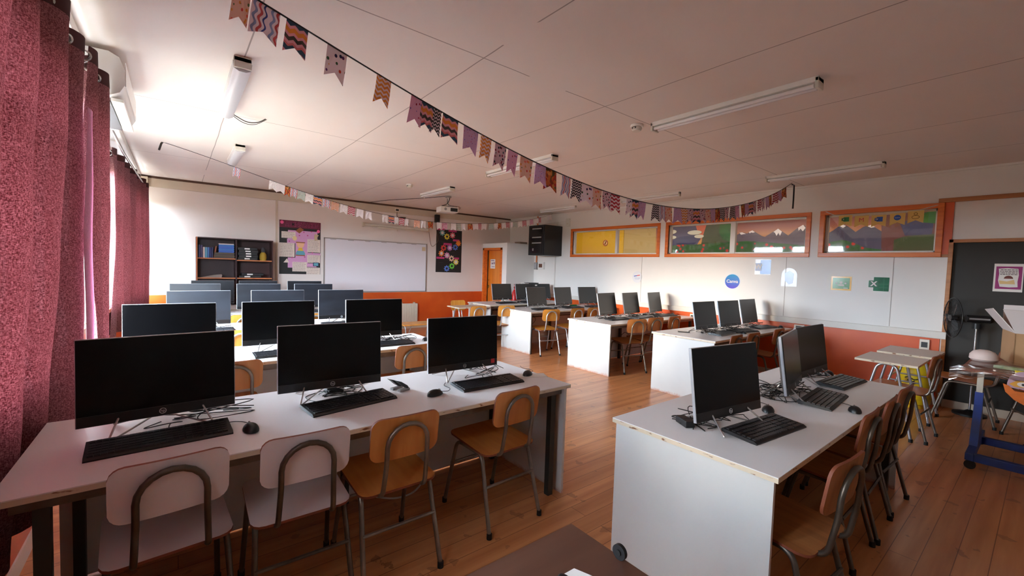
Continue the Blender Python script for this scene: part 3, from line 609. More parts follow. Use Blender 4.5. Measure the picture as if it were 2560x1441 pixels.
# ================================================================== CHAIRS
ch_w = make_chair(wseat_m, plyedge_m, dtube_m); ch_o = make_chair(wood_m, plyedge_m, tube_m); ch_y = make_chair(ywood_m, plyedge_m, shiny_tube); ch_b = make_chair(dwood_m, plyedge_m, dtube_m)
CG = 'school chairs at the computer desks'
CH = [(ch_w, 'white melamine chair nearest the curtain at the front desk', -.03, 2.085, 4), (ch_w, 'white melamine chair second from the curtain at the front desk', .42, 2.06, -1), (ch_o, 'orange wood chair third from the curtain at the front desk', .835, 2.04, 0), (ch_o, 'orange wood chair by the aisle end leg of the front curtain side desk', 1.53, 2.085, 2),
      (ch_o, 'orange wood chair seen between the two left monitors at the second curtain side desk', .30, 3.62, 2), (ch_o, 'orange wood chair at the aisle end of the second curtain side desk', 1.61, 3.61, 1),
      (ch_y, 'golden wood chair at the third curtain side desk, mostly behind the middle monitor', .50, 5.12, 0), (ch_y, 'golden wood chair at the fourth curtain side desk, left of the middle monitor', .68, 6.45, 0), (ch_y, 'golden wood chair at the fourth curtain side desk, left of the aisle monitor', 1.46, 6.32, 0),
      (ch_b, 'brown wood chair nearest the camera at the front door side desk', 2.06, .68, -4), (ch_b, 'brown wood chair second from the camera at the front door side desk', 2.87, .78, 0), (ch_b, 'brown wood chair third from the camera at the front door side desk', 3.29, .775, 2), (ch_b, 'brown wood chair farthest along the front door side desk', 3.74, .78, -2),
      (ch_b, 'wood chair at the aisle end of the second door side desk', 5.05, 2.44, 3), (ch_b, 'wood chair in the middle of the second door side desk', 5.47, 2.42, 0), (ch_b, 'wood chair at the wall end of the second door side desk', 6.24, 2.42, 0),
      (ch_o, 'wood chair at the aisle end of the third door side desk', 5.35, 3.93, -18), (ch_o, 'wood chair in the middle of the third door side desk', 5.80, 3.95, -8), (ch_o, 'wood chair at the wall end of the third door side desk', 6.26, 3.93, 0),
      (ch_y, 'golden chair at the aisle end of the fourth door side desk', 5.10, 5.50, -14), (ch_y, 'golden chair in the middle of the fourth door side desk', 5.70, 5.50, -2), (ch_y, 'golden chair at the wall end of the fourth door side desk', 6.10, 5.48, 0),
      (ch_y, 'golden chair at the aisle end of the last door side desk', 4.78, 6.36, -12), (ch_y, 'golden chair in front of the lone pupil table near the whiteboard', 4.17, 6.44, 0), (ch_y, 'golden chair facing the camera behind the lone pupil table', 4.46, 7.17, 180),
      (ch_o, 'wood chair tucked under the pupil table by the yellow gas cylinder', 5.57, .86, -3), (ch_o, 'wood chair before the dark door, beside the blue cart', 6.72, .52, 0), (ch_o, 'wood chair partly hidden behind the blue cart', 6.35, -.06, 25)]
for pr, l, x, y, r in CH: put(pr, l, (x, y, 0), R(r), CG)

# pupil tables (single school desks) with tubular trestle legs
def pupil_table(label, x, y, rz, w=.60, d=.46, z=.72):
    t = thing('pupil_table', label, 'table', (x, y, 0), R(rz), 'single pupil tables')
    mb = MB(); mb.box(-w/2, w/2, -d/2, d/2, z-.003, z, mi=0).box(-w/2, w/2, -d/2, d/2, z-.02, z-.003, mi=1); mb.build('tabletop', [lam_m, edge_m], t)
    for s in (-1, 1):
        MB().tube(fillet([(s*(w/2-.06), -d/2+.02, .012), (s*(w/2-.09), -.07, z-.03), (s*(w/2-.09), .07, z-.03), (s*(w/2-.06), d/2-.02, .012)], .07, 7), .0125, 10).build('leg', shiny_tube, t, True)
        MB().tube([(s*(w/2-.075), -.135, .42), (s*(w/2-.075), .135, .42)], .008).build('stretcher', shiny_tube, t, True)
        for y_ in (-d/2+.02, d/2-.02): MB().cyl((s*(w/2-.06), y_, 0), .016, .03, 12).build('rubber_foot', foot_m, t)
    MB().tube([(-w/2+.09, 0, z-.03), (w/2-.09, 0, z-.03)], .011).tube([(-w/2+.075, .13, .45), (w/2-.075, .13, .45)], .008).build('frame_bar', shiny_tube, t, True)
pupil_table('beige pupil table nearer the camera beside the orange wainscot', 5.57, .94, 0)
pupil_table('beige pupil table behind the nearer one, against the wall by the dark door', 6.35, .92, 0, w=.64)
pupil_table('lone pupil table near the whiteboard, at the far desk end', 4.48, 7.04, 0, w=.68)
# low bench behind the aisle monitor
t = thing('low_bench', 'low golden wood bench in front of the white radiator', 'bench', (3.42, 7.08, 0), R(0))
MB().box(-.33, .33, -.20, .20, .425, .445, bev=.006).build('seat', ywood_m, t)
for s in (-1, 1):
    MB().tube(fillet([(s*.26, -.17, .01), (s*.28, -.12, .42), (s*.28, .12, .42), (s*.26, .17, .01)], .05, 6), .011, 10).build('leg', shiny_tube, t, True)
    MB().tube([(s*.26, -.16, .22), (s*.16, -.12, .42)], .007).build('brace', shiny_tube, t, True)
# foreground teacher's table
t = thing('dark_table', 'dark brown wooden table corner in the bottom foreground', 'table', (-.36, .16, 0))
mb = MB(); mb.box(0, 1.285, 0, .69, .737, .74, mi=0).box(0, 1.285, 0, .69, .712, .737, mi=1); mb.build('tabletop', [table_m, mat('worn_orange_edge', (176, 100, 48), .6, scale=20, col2=(96, 50, 26))], t)
for x in (.06, 1.18):
    for y in (.05, .60): MB().box(x, x+.045, y, y+.045, 0, .712).build('leg', table_m, t)
MB().box(.08, 1.2, .62, .64, .62, .712).build('apron', table_m, t)
tag(MB().prism([(-.05, -.07), (.05, -.07), (.05, .05), (.0, .07), (-.05, .05)], .74, .742, lambda u, v, q: Vector((.765+u*.8-v*.3, .655+v*.8+u*.3, q))).build('paper_note', paper_m), 'small white paper lying on the dark foreground table', 'paper')
t = thing('black_mouse_receiver', 'small black crumpled cable end on the dark foreground table', 'cable', (.735, .695, .74)); MB().tube(smooth_path([(-.014, 0, .005), (0, .010, .010), (.014, 0, .005), (0, -.012, .005), (-.006, .006, .005)], 5), .0045, 8).build('cord', cable_m, t, True)
t = thing('tape_reel', 'round black reel standing at the right edge of the dark table', 'reel', (.915, .665, .74)); MB().cyl((-.005, 0, .02), .02, .010, 24, axis='x').build('disc', black_m, t); MB().cyl((-.009, 0, .02), .008, .018, 14, axis='x').build('hub', foot_m, t)

# ================================================================== CURTAINS
def curtain(name, label, y0, y1, xc, amp, per, ztop=2.62, zbot=.32, m=curt_m, ph=0., slant=.06, gr=True, xe=None, endslant=1):
    t = thing('curtain', label, 'curtain', (0, 0, 0), 0, 'maroon window curtains'); ny = int((y1-y0)/per*14); nz_ = 26; mb = MB()
    def pt(i, j, off):
        y = y0+(y1-y0)*i/ny; f_ = (y-y0)/(y1-y0); z = ztop+(zbot-ztop)*j/nz_; k = (ztop-z)/(ztop-zbot)
        x = xc+((xe-xc)*f_ if xe is not None else 0)
        a = amp*(1-.15*k); slk = slant*(1-f_**5*(1-endslant)); s_ = sin(2*pi*(y-y0)/per+ph+.5*sin(5*k+y)); s_ = math.copysign(abs(s_)**.75, s_)
        return Vector((x-slk*k+a*s_+.008*sin(7*y+4*k)+off, y+.02*sin(9*z+y*3), z))
    for off in (0, -.002):
        g = [pt(i, j, off) for j in range(nz_+1) for i in range(ny+1)]
        mb.add(g, [(j*(ny+1)+i, j*(ny+1)+i+1, (j+1)*(ny+1)+i+1, (j+1)*(ny+1)+i) for j in range(nz_) for i in range(ny)], 0)
    mb.build('cloth', m, t, True)
    if not gr: return t
    mb = MB(); g = [pt(i, j/2.2, .0015) for j in range(3) for i in range(ny+1)]+[pt(i, j/2.2, -.004) for j in range(3) for i in range(ny+1)]; Q = 3*(ny+1)
    mb.add(g, [(o_+j*(ny+1)+i, o_+j*(ny+1)+i+1, o_+(j+1)*(ny+1)+i+1, o_+(j+1)*(ny+1)+i) for o_ in (0, Q) for j in range(2) for i in range(ny)]); mb.build('header_band', head_m, t, True)
    if gr:
        k = 0
        while y0+per*(.25+k*.5) < y1-.02:
            y = y0+per*(.5*k)+.0; f_ = (y-y0)/(y1-y0); x = xc+((xe-xc)*f_ if xe is not None else 0)
            MB().tube([(x+.024*cos(a*pi/8), y, ztop-.06+.024*sin(a*pi/8)) for a in range(16)], .006, 7, True).build('grommet', steel_m, t, True); k += 1
    return t
curtain('a', 'maroon curtain nearest the camera, filling the left picture edge', 1.27, 3.22, -.425, .058, .40, ph=3.3, slant=.13, endslant=.05)
curtain('b', 'maroon curtain panel just before the bright window gap, under the air conditioner', 3.26, 3.735, -.38, .05, .36, ph=.44, slant=.0)
curtain('c', 'maroon curtain gathered beyond the bright window gap, towards the whiteboard wall', 6.15, 8.94, -.545, .055, .42, zbot=.62, ph=.6, xe=-.36, slant=.02)
curtain('lining', 'thin pink lining strip between the two nearest maroon curtains', 3.12, 3.24, -.352, .012, .3, ztop=2.25, m=sheer_m, gr=False, slant=.02)
tag(MB().tube([(-.425, -1.2, 2.56), (-.425, 6.0, 2.56), (-.36, 9.2, 2.56)], .013, 12).build('curtain_rod', steel_m, None, True), 'steel curtain rod running along the window wall', 'rod')

# ================================================================== AIR CONDITIONER
t = thing('air_conditioner', 'white split air conditioner on the window wall above the curtains', 'air conditioner', (-.43, 3.76, 2.49))
prof = [(0, .03), (.0, .29), (.14, .295), (.19, .27), (.215, .20), (.215, .10), (.19, .05), (.10, .0), (.03, .0)]
MB().prism(prof, 0, .92, lambda u, v, q: Vector((u-.04, q, v))).build('body', white_plastic, t, True)
MB().box(.03, .10, .06, .86, -.004, .004).build('air_slot', black_m, t); MB().box(.105, .165, .05, .87, .0, .022, bev=.003).build('louver', white_plastic, t)
MB().box(.176, .180, .02, .90, .10, .25).build('front_panel', white_plastic, t)
MB().box(-.16, -.03, .02, .90, .05, .27).build('mounting_plate', grey_plastic, t)

# ================================================================== CEILING LIGHTS AND FITTINGS
def tube_light(label, x, y0, y1, double=True, cover=False, r=0):
    t = thing('fluorescent_light', label, 'ceiling light', (x, (y0+y1)/2, ZC), R(r), 'fluorescent ceiling lights'); h = abs(y1-y0)/2
    MB().box(-.05 if double else -.025, .05 if double else .025, -h, h, -.035, 0, bev=.004).build('housing', white_plastic, t)
    if cover:
        MB().prism([(-.055, -.03), (-.05, -.075), (-.02, -.092), (.02, -.092), (.05, -.075), (.055, -.03)], -h+.02, h-.02, lambda u, v, q: Vector((u, q, v))).build('cover', mat('frosted_cover', (206, 206, 210), .25), t, True)
    else:
        for xx in ((-.028, .028) if double else (0,)):
            MB().cyl((xx, -h+.03, -.055), .014, 2*h-.06, 14, axis='y').build('lamp_tube', mat('unlit_tube_glass', (228, 226, 228), .2), t, True)
    for s in (-1, 1): MB().box(-.05 if double else -.025, .05 if double else .025, s*h-.022*(s > 0), s*h+.022*(s < 0), -.075, -.005, bev=.004).build('end_cap', dirty_white, t)
tube_light('covered ceiling light near the air conditioner, with loose wires', .348, 3.35, 4.58, True, True)
tube_light('short ceiling light beyond the covered one, above the far curtain', .585, 5.86, 6.87, True, True)
tube_light('double tube ceiling light at the upper right, beside the smoke detector', 3.35, 1.02, 2.28)
tube_light('double tube ceiling light behind the near bunting, mid ceiling', 3.43, 3.62, 4.96)
tube_light('ceiling light close to the right wall, above the third window', 6.22, 1.23, 2.45)
tube_light('small ceiling light just before the projector', 3.61, 6.25, 7.36)
tube_light('thin ceiling light near the right wall above the second window', 6.45, 3.83, 5.0, False)
tube_light('thin ceiling light near the right wall above the black cabinet', 6.46, 6.15, 7.24, False)
def detector(label, x, y):
    t = thing('smoke_detector', label, 'smoke detector', (x, y, ZC), 0, 'smoke detectors')
    MB().lathe([(.055, 0), (.058, -.015), (.055, -.022)]).build('base', white_plastic, t, True); MB().lathe([(.042, -.02), (.046, -.035), (.036, -.055), (.02, -.06)]).build('sensor', dirty_white, t, True)
    MB().box(-.044, -.02, -.02, .02, -.04, -.024).build('vent', black_m, t)
detector('white smoke detector at the end of the big double tube light', 3.27, 2.40)
detector('white smoke detector far off, left of the projector', 3.03, 6.65)
tag(MB().tube(smooth_path([(.35, 4.55, 2.80), (.44, 4.62, 2.775), (.52, 4.66, 2.76), (.60, 4.66, 2.775), (.66, 4.62, 2.81)], 6), .004, 6).tube(smooth_path([(.36, 4.56, 2.79), (.48, 4.68, 2.755), (.58, 4.70, 2.76), (.67, 4.63, 2.81)], 6), .003, 6).build('loose_wires', cable_m, None, True), 'loose wires hanging at the end of the covered ceiling light', 'wire')
# projector
t = thing('projector', 'white ceiling projector hanging before the whiteboard', 'projector', (4.07, 7.2, ZC), R(-8))
MB().cyl((0, 0, -.03), .06, .03, 20).build('ceiling_plate', grey_plastic, t); MB().tube([(0, 0, -.02), (0, 0, -.20)], .018, 12).build('pole', white_plastic, t, True)
MB().box(-.19, .16, -.13, .13, -.32, -.215, bev=.012).build('body', white_plastic, t, True)
MB().box(.0, .14, -.134, -.128, -.30, -.235).build('port_panel', black_m, t); MB().cyl((-.10, -.135, -.265), .026, .01, 18, axis='y').build('vent', grey_plastic, t)
MB().box(-.14, .14, -.1, .1, -.215, -.205).build('bracket', black_m, t)
MB().tube(smooth_path([(-.17, -.1, -.21), (-.05, -.06, -.16), (.02, -.02, -.06), (.03, .02, -.01)], 6), .006, 6).tube(smooth_path([(.14, -.11, -.23), (.18, -.14, -.24), (.17, -.12, -.20), (0, -.03, -.17), (-.02, 0, -.05)], 6), .005, 6).build('cables', cable_m, t, True)

tag(MB().tube(smooth_path([(4.03, 7.22, 2.812), (3.75, 7.9, 2.808), (3.45, 8.6, 2.812), (3.25, 9.2, 2.80)], 5), .005, 6).build('ceiling_cable', cable_m, None, True), 'thin cable running along the ceiling from the projector to the back wall', 'cable')
# ================================================================== BACK WALL
yb = YB-.012
t = thing('whiteboard', 'large white dry-erase board on the back wall', 'whiteboard', (3.53, YB, 1.43)); w, h = 1.155, .567
MB().box(-w, w, -.018, -.002, -h, h).build('board', mat('whiteboard_enamel', (222, 216, 220), .22), t)
MB().box(-w, w, -.026, -.002, h-.018, h).box(-w, w, -.026, -.002, -h, -h+.018).box(-w, -w+.018, -.026, -.002, -h, h).box(w-.018, w, -.026, -.002, -h, h).build('frame', mat('aluminium_frame', (176, 164, 156), .35, .5), t)
MB().box(w-.12, w-.03, -.020, -.018, h-.17, h-.08).build('sticky_note', flat('beige_note', (206, 182, 146)), t)
for k in range(6): MB().box(-w+.12+k*.36, -w+.24+k*.36, -.021, -.018, h-.035, h-.026).build('tape_strip', flat('grey_tape', (150, 140, 136)), t)
t = thing('projection_screen', 'rolled up projection screen above the whiteboard', 'screen', (3.93, YB-.05, 2.33))
MB().cyl((-.76, 0, 0), .035, 1.52, 18, axis='x').build('roller_case', dirty_white, t, True)
for s in (-1, 1): MB().box(s*.765-.015, s*.765+.015, -.04, .05, -.045, .045).build('end_cap', cream_m, t)
MB().box(-.45, .45, -.012, .012, -.055, -.035).build('bottom_bar', ivory_m, t); MB().tube([(.0, 0, -.05), (.0, 0, -.09)], .008).build('pull_tab', cream_m, t)
tag(MB().tube(smooth_path([(4.73, YB-.02, 2.32), (4.76, YB-.015, 2.15), (4.80, YB-.015, 1.98), (4.87, YB-.015, 1.96), (4.98, YB-.015, 2.10), (4.94, YB-.015, 2.3), (4.92, YB-.015, 2.54)], 7), .005, 6).build('speaker_cord', mat('tan_cord', (120, 96, 76), .6), None, True), 'thin cord looping down the back wall beside the whiteboard', 'cord')
# big lettered poster
t = thing('poster', 'black and pink poster headed ADMINISTRACION beside the bookshelf', 'poster', (1.937, YB, 1.76)); pw, ph = .374, .524
pk, pp, ppap, pyel, pbl, pbr, phot = flat('poster_magenta', (196, 60, 120)), flat('poster_pink_card', (208, 150, 190)), flat('poster_cream_paper', (222, 204, 190)), flat('poster_yellow', (222, 182, 60)), flat('poster_blue', (96, 160, 178)), flat('poster_brown', (150, 92, 50)), flat('poster_hot_pink', (240, 96, 150))
pblk = flat('poster_black_card', (32, 30, 28)); ink = flat('handwriting_ink', (96, 84, 84))
MB().box(-pw, pw, -.004, 0, -ph, ph).build('black_backing', pblk, t)
def pb(name, m, x0, x1, z0, z1, d=.006): return MB().box(-pw+x0*2*pw, -pw+x1*2*pw, -d, -.0035, ph-z1*2*ph, ph-z0*2*ph).build(name, m, t)
pb('heading_strip', flat('poster_wine', (104, 30, 56)), .0, 1, .0, .135)
letters('heading', 'ADMINISTRACION', .12, flat('heading_ink', (36, 20, 30)), face_my(.035, -.0080, ph-.075), t, .001, .60)
letters('heading_outline', 'ADMINISTRACION', .12, pk, face_my(.035, -.0066, ph-.075), t, .0055, .60)
mb = MB(); dd = .006
for x0, x1, z0, z1 in ((.2, .92, .18, .34), (.38, .68, .3, .80), (.18, .4, .34, .42), (.68, 1.0, .59, .63), (.2, .42, .69, .88), (.64, .9, .79, .86)): mb.box(-pw+x0*2*pw, -pw+x1*2*pw, -dd, -.0035, ph-z1*2*ph, ph-z0*2*ph); dd += .0002
mb.build('pink_card', pp, t)
for x0, x1, z0, z1, nl in ((.05, .38, .21, .33, 4), (0, .36, .42, .68, 9), (.67, .99, .33, .58, 9), (.67, .99, .63, .78, 6), (.31, .66, .77, .95, 7), (.65, .99, .87, 1.0, 4)):
    q = pb('text_sheet', ppap, x0, x1, z0, z1, .0082); mb = MB(); rnd = random.Random(int(x0*100+z0*10))
    for k in range(nl):
        zz = z0+(z1-z0)*(k+.6)/nl; x = x0+.02; e = x1-.02-rnd.random()*.05
        while x < e:
            L_ = min(e-x, .02+rnd.random()*.05); mb.box(-pw+x*2*pw, -pw+(x+L_)*2*pw, -.0090, -.0080, ph-zz*2*ph-.0035, ph-zz*2*ph+.0015); x += L_+.010
    mb.build('handwriting', ink, q)
hg = MB(); zc = ph-.52*2*ph
hgd = [.0100]
def hgp(poly, mi): hgd[0] += .0004; hg.prism(poly, -hgd[0], -.0055, lambda u, v, q: Vector((u, q, zc+v)), mi=mi)
hgp([(-.085, .135), (.085, .135), (.08, .115), (-.08, .115)], 0); hgp([(-.07, .115), (.07, .115), (.06, .05), (.03, .02), (-.03, .02), (-.06, .05)], 1); hgp([(-.03, .02), (.03, .02), (.06, -.06), (-.06, -.06)], 2); hgp([(-.06, -.04), (.06, -.04), (.085, -.09), (.08, -.12), (-.08, -.12), (-.085, -.09)], 3); hgp([(-.085, -.12), (.085, -.12), (.08, -.14), (-.08, -.14)], 4)
hg.build('hourglass_drawing', [pbr, flat('poster_peach', (232, 180, 140)), pyel, pbl, pbr], t)
MB().prism([(-.12, .33), (-.04, .40), (.03, .36), (-.05, .28)], -.0095, -.006, lambda u, v, q: Vector((u+.03, q, v))).build('parcel_drawing', pbr, t)
MB().prism([(-.035+.04*cos(k*pi/6), .0+.045*sin(k*pi/6)) for k in range(12)], -.0095, -.006, lambda u, v, q: Vector((u-.07, q, v+.18))).build('bulb_drawing', flat('poster_pale_yellow', (226, 200, 140)), t)
MB().prism([(.26, .29), (.34, .27), (.30, .21), (.33, .17), (.26, .16), (.25, .22)], -.0095, -.006, lambda u, v, q: Vector((u, q, v))).build('arrow_drawing', flat('poster_tan', (196, 170, 130)), t)
for x, z in ((-.33, .48), (.33, .345)): MB().prism([(x+.032*cos(k*pi/4), z+.035*sin(k*pi/4)) for k in range(8)], -.0095, -.006, lambda u, v, q: Vector((u, q, v))).build('corner_flower', phot, t)
MB().box(.235, .345, -.0105, -.006, -.36, -.285).build('laptop_drawing', flat('poster_navy', (40, 60, 90)), t); MB().box(.25, .33, -.0115, -.0105, -.35, -.295).build('laptop_screen', pbl, t)
MB().prism([(-.30, -.30), (-.24, -.22), (-.20, -.30)], -.0095, -.006, lambda u, v, q: Vector((u, q, v))).build('paper_plane_drawing', ppap, t)
mb = MB()
for x, z in ((-.02, .24), (.06, .31), (.2, .33), (-.2, .12), (.13, .25), (-.15, -.2), (.08, -.18), (.22, -.09)): mb.prism([(x+.014*cos(k*pi/3), z+.012*sin(k*pi/3)) for k in range(6)], -.009, -.006, lambda u, v, q: Vector((u, q, v)))
mb.build('pink_hearts', pk, t)
# gears poster
t = thing('gear_poster', 'black poster covered with colourful paper gears', 'poster', (5.30, YB-.002, 1.855)); gw, gh = .358, .522
MB().box(-gw, gw, -.004, 0, -gh, gh).build('black_backing', pblk, t)
GE = [((.22, .08), (112, 170, 168), 1), ((.40, .16), (226, 210, 70), 0), ((.62, .12), (220, 110, 120), 1), ((.86, .30), (232, 130, 50), 2), ((.28, .43), (216, 70, 60), 0), ((.52, .42), (190, 120, 180), 1), ((.74, .40), (90, 120, 200), 0), ((.20, .56), (238, 140, 70), 1), ((.42, .60), (232, 150, 190), 1), ((.60, .67), (238, 206, 176), 0), ((.78, .75), (232, 214, 100), 1), ((.62, .85), (110, 200, 70), 0), ((.42, .91), (96, 130, 210), 0)]
for k, ((u, v), col, ty) in enumerate(GE):
    x, z = -gw+u*2*gw, gh-v*2*gh; pts = []
    for a in range(32): rr = .078 if (a % 4) in (0, 1) else .058; pts.append((x+rr*cos(a*pi/16), z+rr*sin(a*pi/16)))
    g = MB().prism(pts, -.011-(k % 3)*.001, -.004, lambda u_, v_, q: Vector((u_, q, v_))).build('paper_gear', flat('gear_%d_%d_%d' % col, col), t)
    MB().cyl((x, -.0125-(k % 3)*.001, z), .036 if ty else .028, .002, 16, axis='y').build('gear_centre', [pblk, flat('gear_pale', (226, 216, 216)), flat('gear_amber', (240, 150, 40))][ty], g)
for x0, x1, z in ((.0, .3, .0), (.46, .78, .02), (.64, .90, .235), (.28, .60, .335), (.02, .32, .665), (.62, .90, .665)): MB().box(-gw+x0*2*gw, -gw+x1*2*gw, -.009, -.004, gh-z*2*gh-.024, gh-z*2*gh+.024).build('pink_caption', pk, t)
mb = MB(); rnd = random.Random(3)
for k in range(26): x = rnd.uniform(-.33, .1); z = gh-.2-k*.032; mb.box(x, x+rnd.uniform(.08, .22), -.0046, -.0038, z, z+.003)
mb.build('faint_writing', flat('grey_chalk_ink', (84, 80, 78)), t)
# speaker, outlets and adapter on the back wall
t = thing('wall_speaker', 'small black speaker high on the back wall above the gear poster', 'speaker', (4.92, YB, 2.62)); MB().box(-.055, .055, -.11, -.02, -.10, .09, bev=.012).build('cabinet', black_m, t, True); MB().cyl((0, -.114, -.03), .035, .006, 18, axis='y').build('cone', foot_m, t); MB().tube([(-.03, -.02, .05), (-.03, 0, .05), (-.03, 0, .13)], .012).build('bracket', black_m, t)
def outlet(name, label, loc, axis, w=.11, h=.07, m=ivory_m, slot=True):
    t = thing(name, label, 'outlet', loc, 0 if axis == 'y' else R(-90)); MB().box(-w/2, w/2, -.03, 0, -h/2, h/2, bev=.004).build('plate', m, t)
    if slot: MB().box(-w/3.2, w/3.2, -.034, -.03, -h/4, h/4).build('sockets', black_m, t)
    return t
outlet('wall_socket', 'small framed socket under the trim above the projection screen', (3.92, YB-.02, 2.715), 'y', .11, .08)
tag(MB().box(4.0, 4.13, YB-.05, YB-.0, 2.52, 2.57, bev=.006).tube(smooth_path([(3.93, YB-.02, 2.67), (3.93, YB-.02, 2.58), (3.98, YB-.02, 2.54), (4.02, YB-.02, 2.545)], 6), .006).tube([(4.13, YB-.02, 2.54), (4.22, YB-.01, 2.42)], .005).build('hanging_adapter', black_m), 'black adapter with cord hanging under the trim on the back wall', 'adapter')
# radiator
t = thing('radiator', 'white ribbed radiator low on the orange back wall', 'radiator', (4.22, YB-.05, .37)); MB().box(-.24, .24, -.02, .02, -.22, .22, bev=.008).build('panel', ivory_m, t)
mb = MB()
for k in range(16): x = -.225+k*.03; mb.box(x-.008, x+.008, -.032, -.018, -.205, .205, bev=.003)
mb.build('ribs', ivory_m, t); MB().box(-.18, -.14, -.01, .04, -.30, .25).box(.14, .18, -.01, .04, -.30, .25).build('brackets', cream_m, t)

# ================================================================== BOOKSHELF
BX0, BX1, BY, BT = .262, 1.412, 8.97, 1.855
t = thing('bookshelf', 'dark mahogany double bookshelf against the back wall', 'bookshelf', (BX0, BY, 0)); w = BX1-BX0
edge_or = mat('orange_shelf_edge', (196, 120, 70), .5)
def board(name, x0, x1, y0, y1, z0, z1, e=None):
    mb = MB(); mb.box(x0, x1, y0+.004, y1, z0, z1, mi=0); mb.box(x0, x1, y0, y0+.004, z0, z1, mi=1); mb.build(name, [maho_m, e or maho_m], t)
board('side', 0, .02, 0, .28, 0, BT, edge_or); board('side', w-.02, w, 0, .28, 0, BT); board('divider', .562, .582, 0, .28, 0, BT); board('top', .02, w-.02, 0, .28, BT-.02, BT)
MB().box(.02, w-.02, .27, .28, .0, BT-.02).build('back_board', maho_m, t)
for z in (1.505, 1.165, .66, .34, .06): board('shelf', .02, .562, .004, .27, z-.02, z, edge_or)
for z in (1.485, 1.165, .66, .34, .06): board('shelf', .582, w-.02, .004, .27, z-.02, z, edge_or)
BC = [(40, 44, 96), (60, 40, 90), (226, 222, 216), (92, 170, 196), (70, 120, 190), (44, 50, 110), (34, 40, 86), (150, 84, 50)]
x = BX0+.035; hs = [.215, .21, .18, .18, .18, .175, .18, .205]
bn = ['navy book at the far left', 'purple book', 'white spined book', 'pale blue book', 'mid blue book', 'indigo book', 'dark navy book', 'leaning orange brown book']
for k in range(8):
    th = (.024, .028, .026, .030, .026, .022, .024, .02)[k]; lab = bn[k]+' standing on the upper left shelf'
    t2 = thing('book', lab, 'book', (x, BY+.03, 1.505), 0, 'books standing on the upper left shelf')
    MB().box(0, th, 0, .17, 0, hs[k], bev=.002).build('cover', flat('book_%d_%d_%d' % BC[k], BC[k], .45), t2); MB().box(.003, th-.003, .004, .172, .003, hs[k]+.0005).build('pages', paper_m, t2)
    if k == 7: t2.rotation_euler = (0, R(8), 0); t2.location.z += .003
    x += th+.004
z = 1.505
for k in range(6):
    th = .016; t2 = thing('magazine', 'grey folder in the low pile on the upper left shelf', 'magazine', (BX0+.25+(k % 3)*.004, BY+.02, z), 0, 'grey folders piled flat on the upper left shelf'); MB().box(0, .295, 0, .20, 0, th, bev=.001).build('cover', flat('grey_folder_%d' % k, (74+8*(k % 3), 66+8*(k % 3), 62), .5), t2); z += th+.0004
for k in range(9):
    th = .017; col = (50+6*(k % 3), 96+8*(k % 4), 190) if k < 8 else (222, 214, 206); t2 = thing('blue_textbook' if k < 8 else 'paper_pile', ('blue textbook in the pile lying on the grey folders' if k < 8 else 'white papers on top of the blue textbook pile'), 'book' if k < 8 else 'paper', (BX0+.315+(k % 2)*.006, BY+.02, z), 0, 'blue textbooks lying in a pile' if k < 8 else None)
    MB().box(0, .225, 0, .20, 0, th, bev=.001).build('cover', flat('textbook_%d' % k, col, .4), t2); z += th+.0004
z = 1.485
for k in range(5):
    t2 = thing('laptop_case', ['bottom', 'second', 'middle', 'fourth', 'topmost'][k]+' black box with white label in the pile on the upper right shelf', 'box', (BX0+.60+.012*(k % 2), BY+.02, z), 0, 'black labelled boxes')
    MB().box(0, .30, 0, .21, 0, .044, bev=.004).build('body', flat('black_box_%d' % k, (30, 28, 28), .5), t2); MB().box(.10+.01*k*(k < 3), .18+.01*k*(k < 3), -.002, 0, .012, .034).build('paper_label', paper_m, t2); z += .0445
t2 = thing('small_sack', 'small yellow and dark bag beside the black boxes on the shelf', 'bag', (BX0+1.0, BY+.10, 1.485)); MB().lathe([(.05, 0), (.062, .05), (.055, .11), (.03, .15)]).build('body', mat('mustard_cloth', (176, 140, 44), .8, var=.2), t2, True); MB().lathe([(.03, .145), (.035, .18), (.022, .235), (.012, .24)]).build('neck', flat('dark_cloth', (60, 56, 60), .8), t2, True)
tag(MB().prism([(0, 0), (.30, .0), (.31, .04), (.30, .055), (.20, .045)], 0, .2, lambda u, v, q: Vector((BX0+.06+u, BY+.04+q, 1.165+v))).build('newspaper', mat('grey_newsprint', (160, 148, 140), .8, var=.15, scale=20)), 'folded grey newspaper on the second left shelf', 'newspaper')
for k, (x, z) in enumerate(((.62, 1.165), (.66, 1.206))):
    t2 = thing('label_box', ['black box with white label on the second right shelf, lower one', 'black box with white label on the second right shelf, upper one'][k], 'box', (BX0+x, BY+.03, z), 0, 'black labelled boxes'); MB().box(0, .34, 0, .2, 0, .04, bev=.004).build('body', black_m, t2); MB().box(.08, .17, -.002, 0, .01, .032).build('paper_label', paper_m, t2)
for k in range(5):
    t2 = thing('binder', 'dark binder standing on the lower left shelf near the divider, %s' % ['first', 'second', 'third', 'fourth', 'fifth'][k], 'binder', (BX0+.40+k*.031, BY+.03, .66), 0, 'dark binders on the lower left shelf'); MB().box(0, .028, 0, .2, 0, .32, bev=.003).build('cover', flat('binder_%d' % k, (36, 32, 36), .5), t2)
    for q in range(4): MB().box(.006, .022, -.002, 0, .05+q*.065, .05+q*.065+.03).build('spine_label', flat('binder_label', (206, 196, 190)), t2)

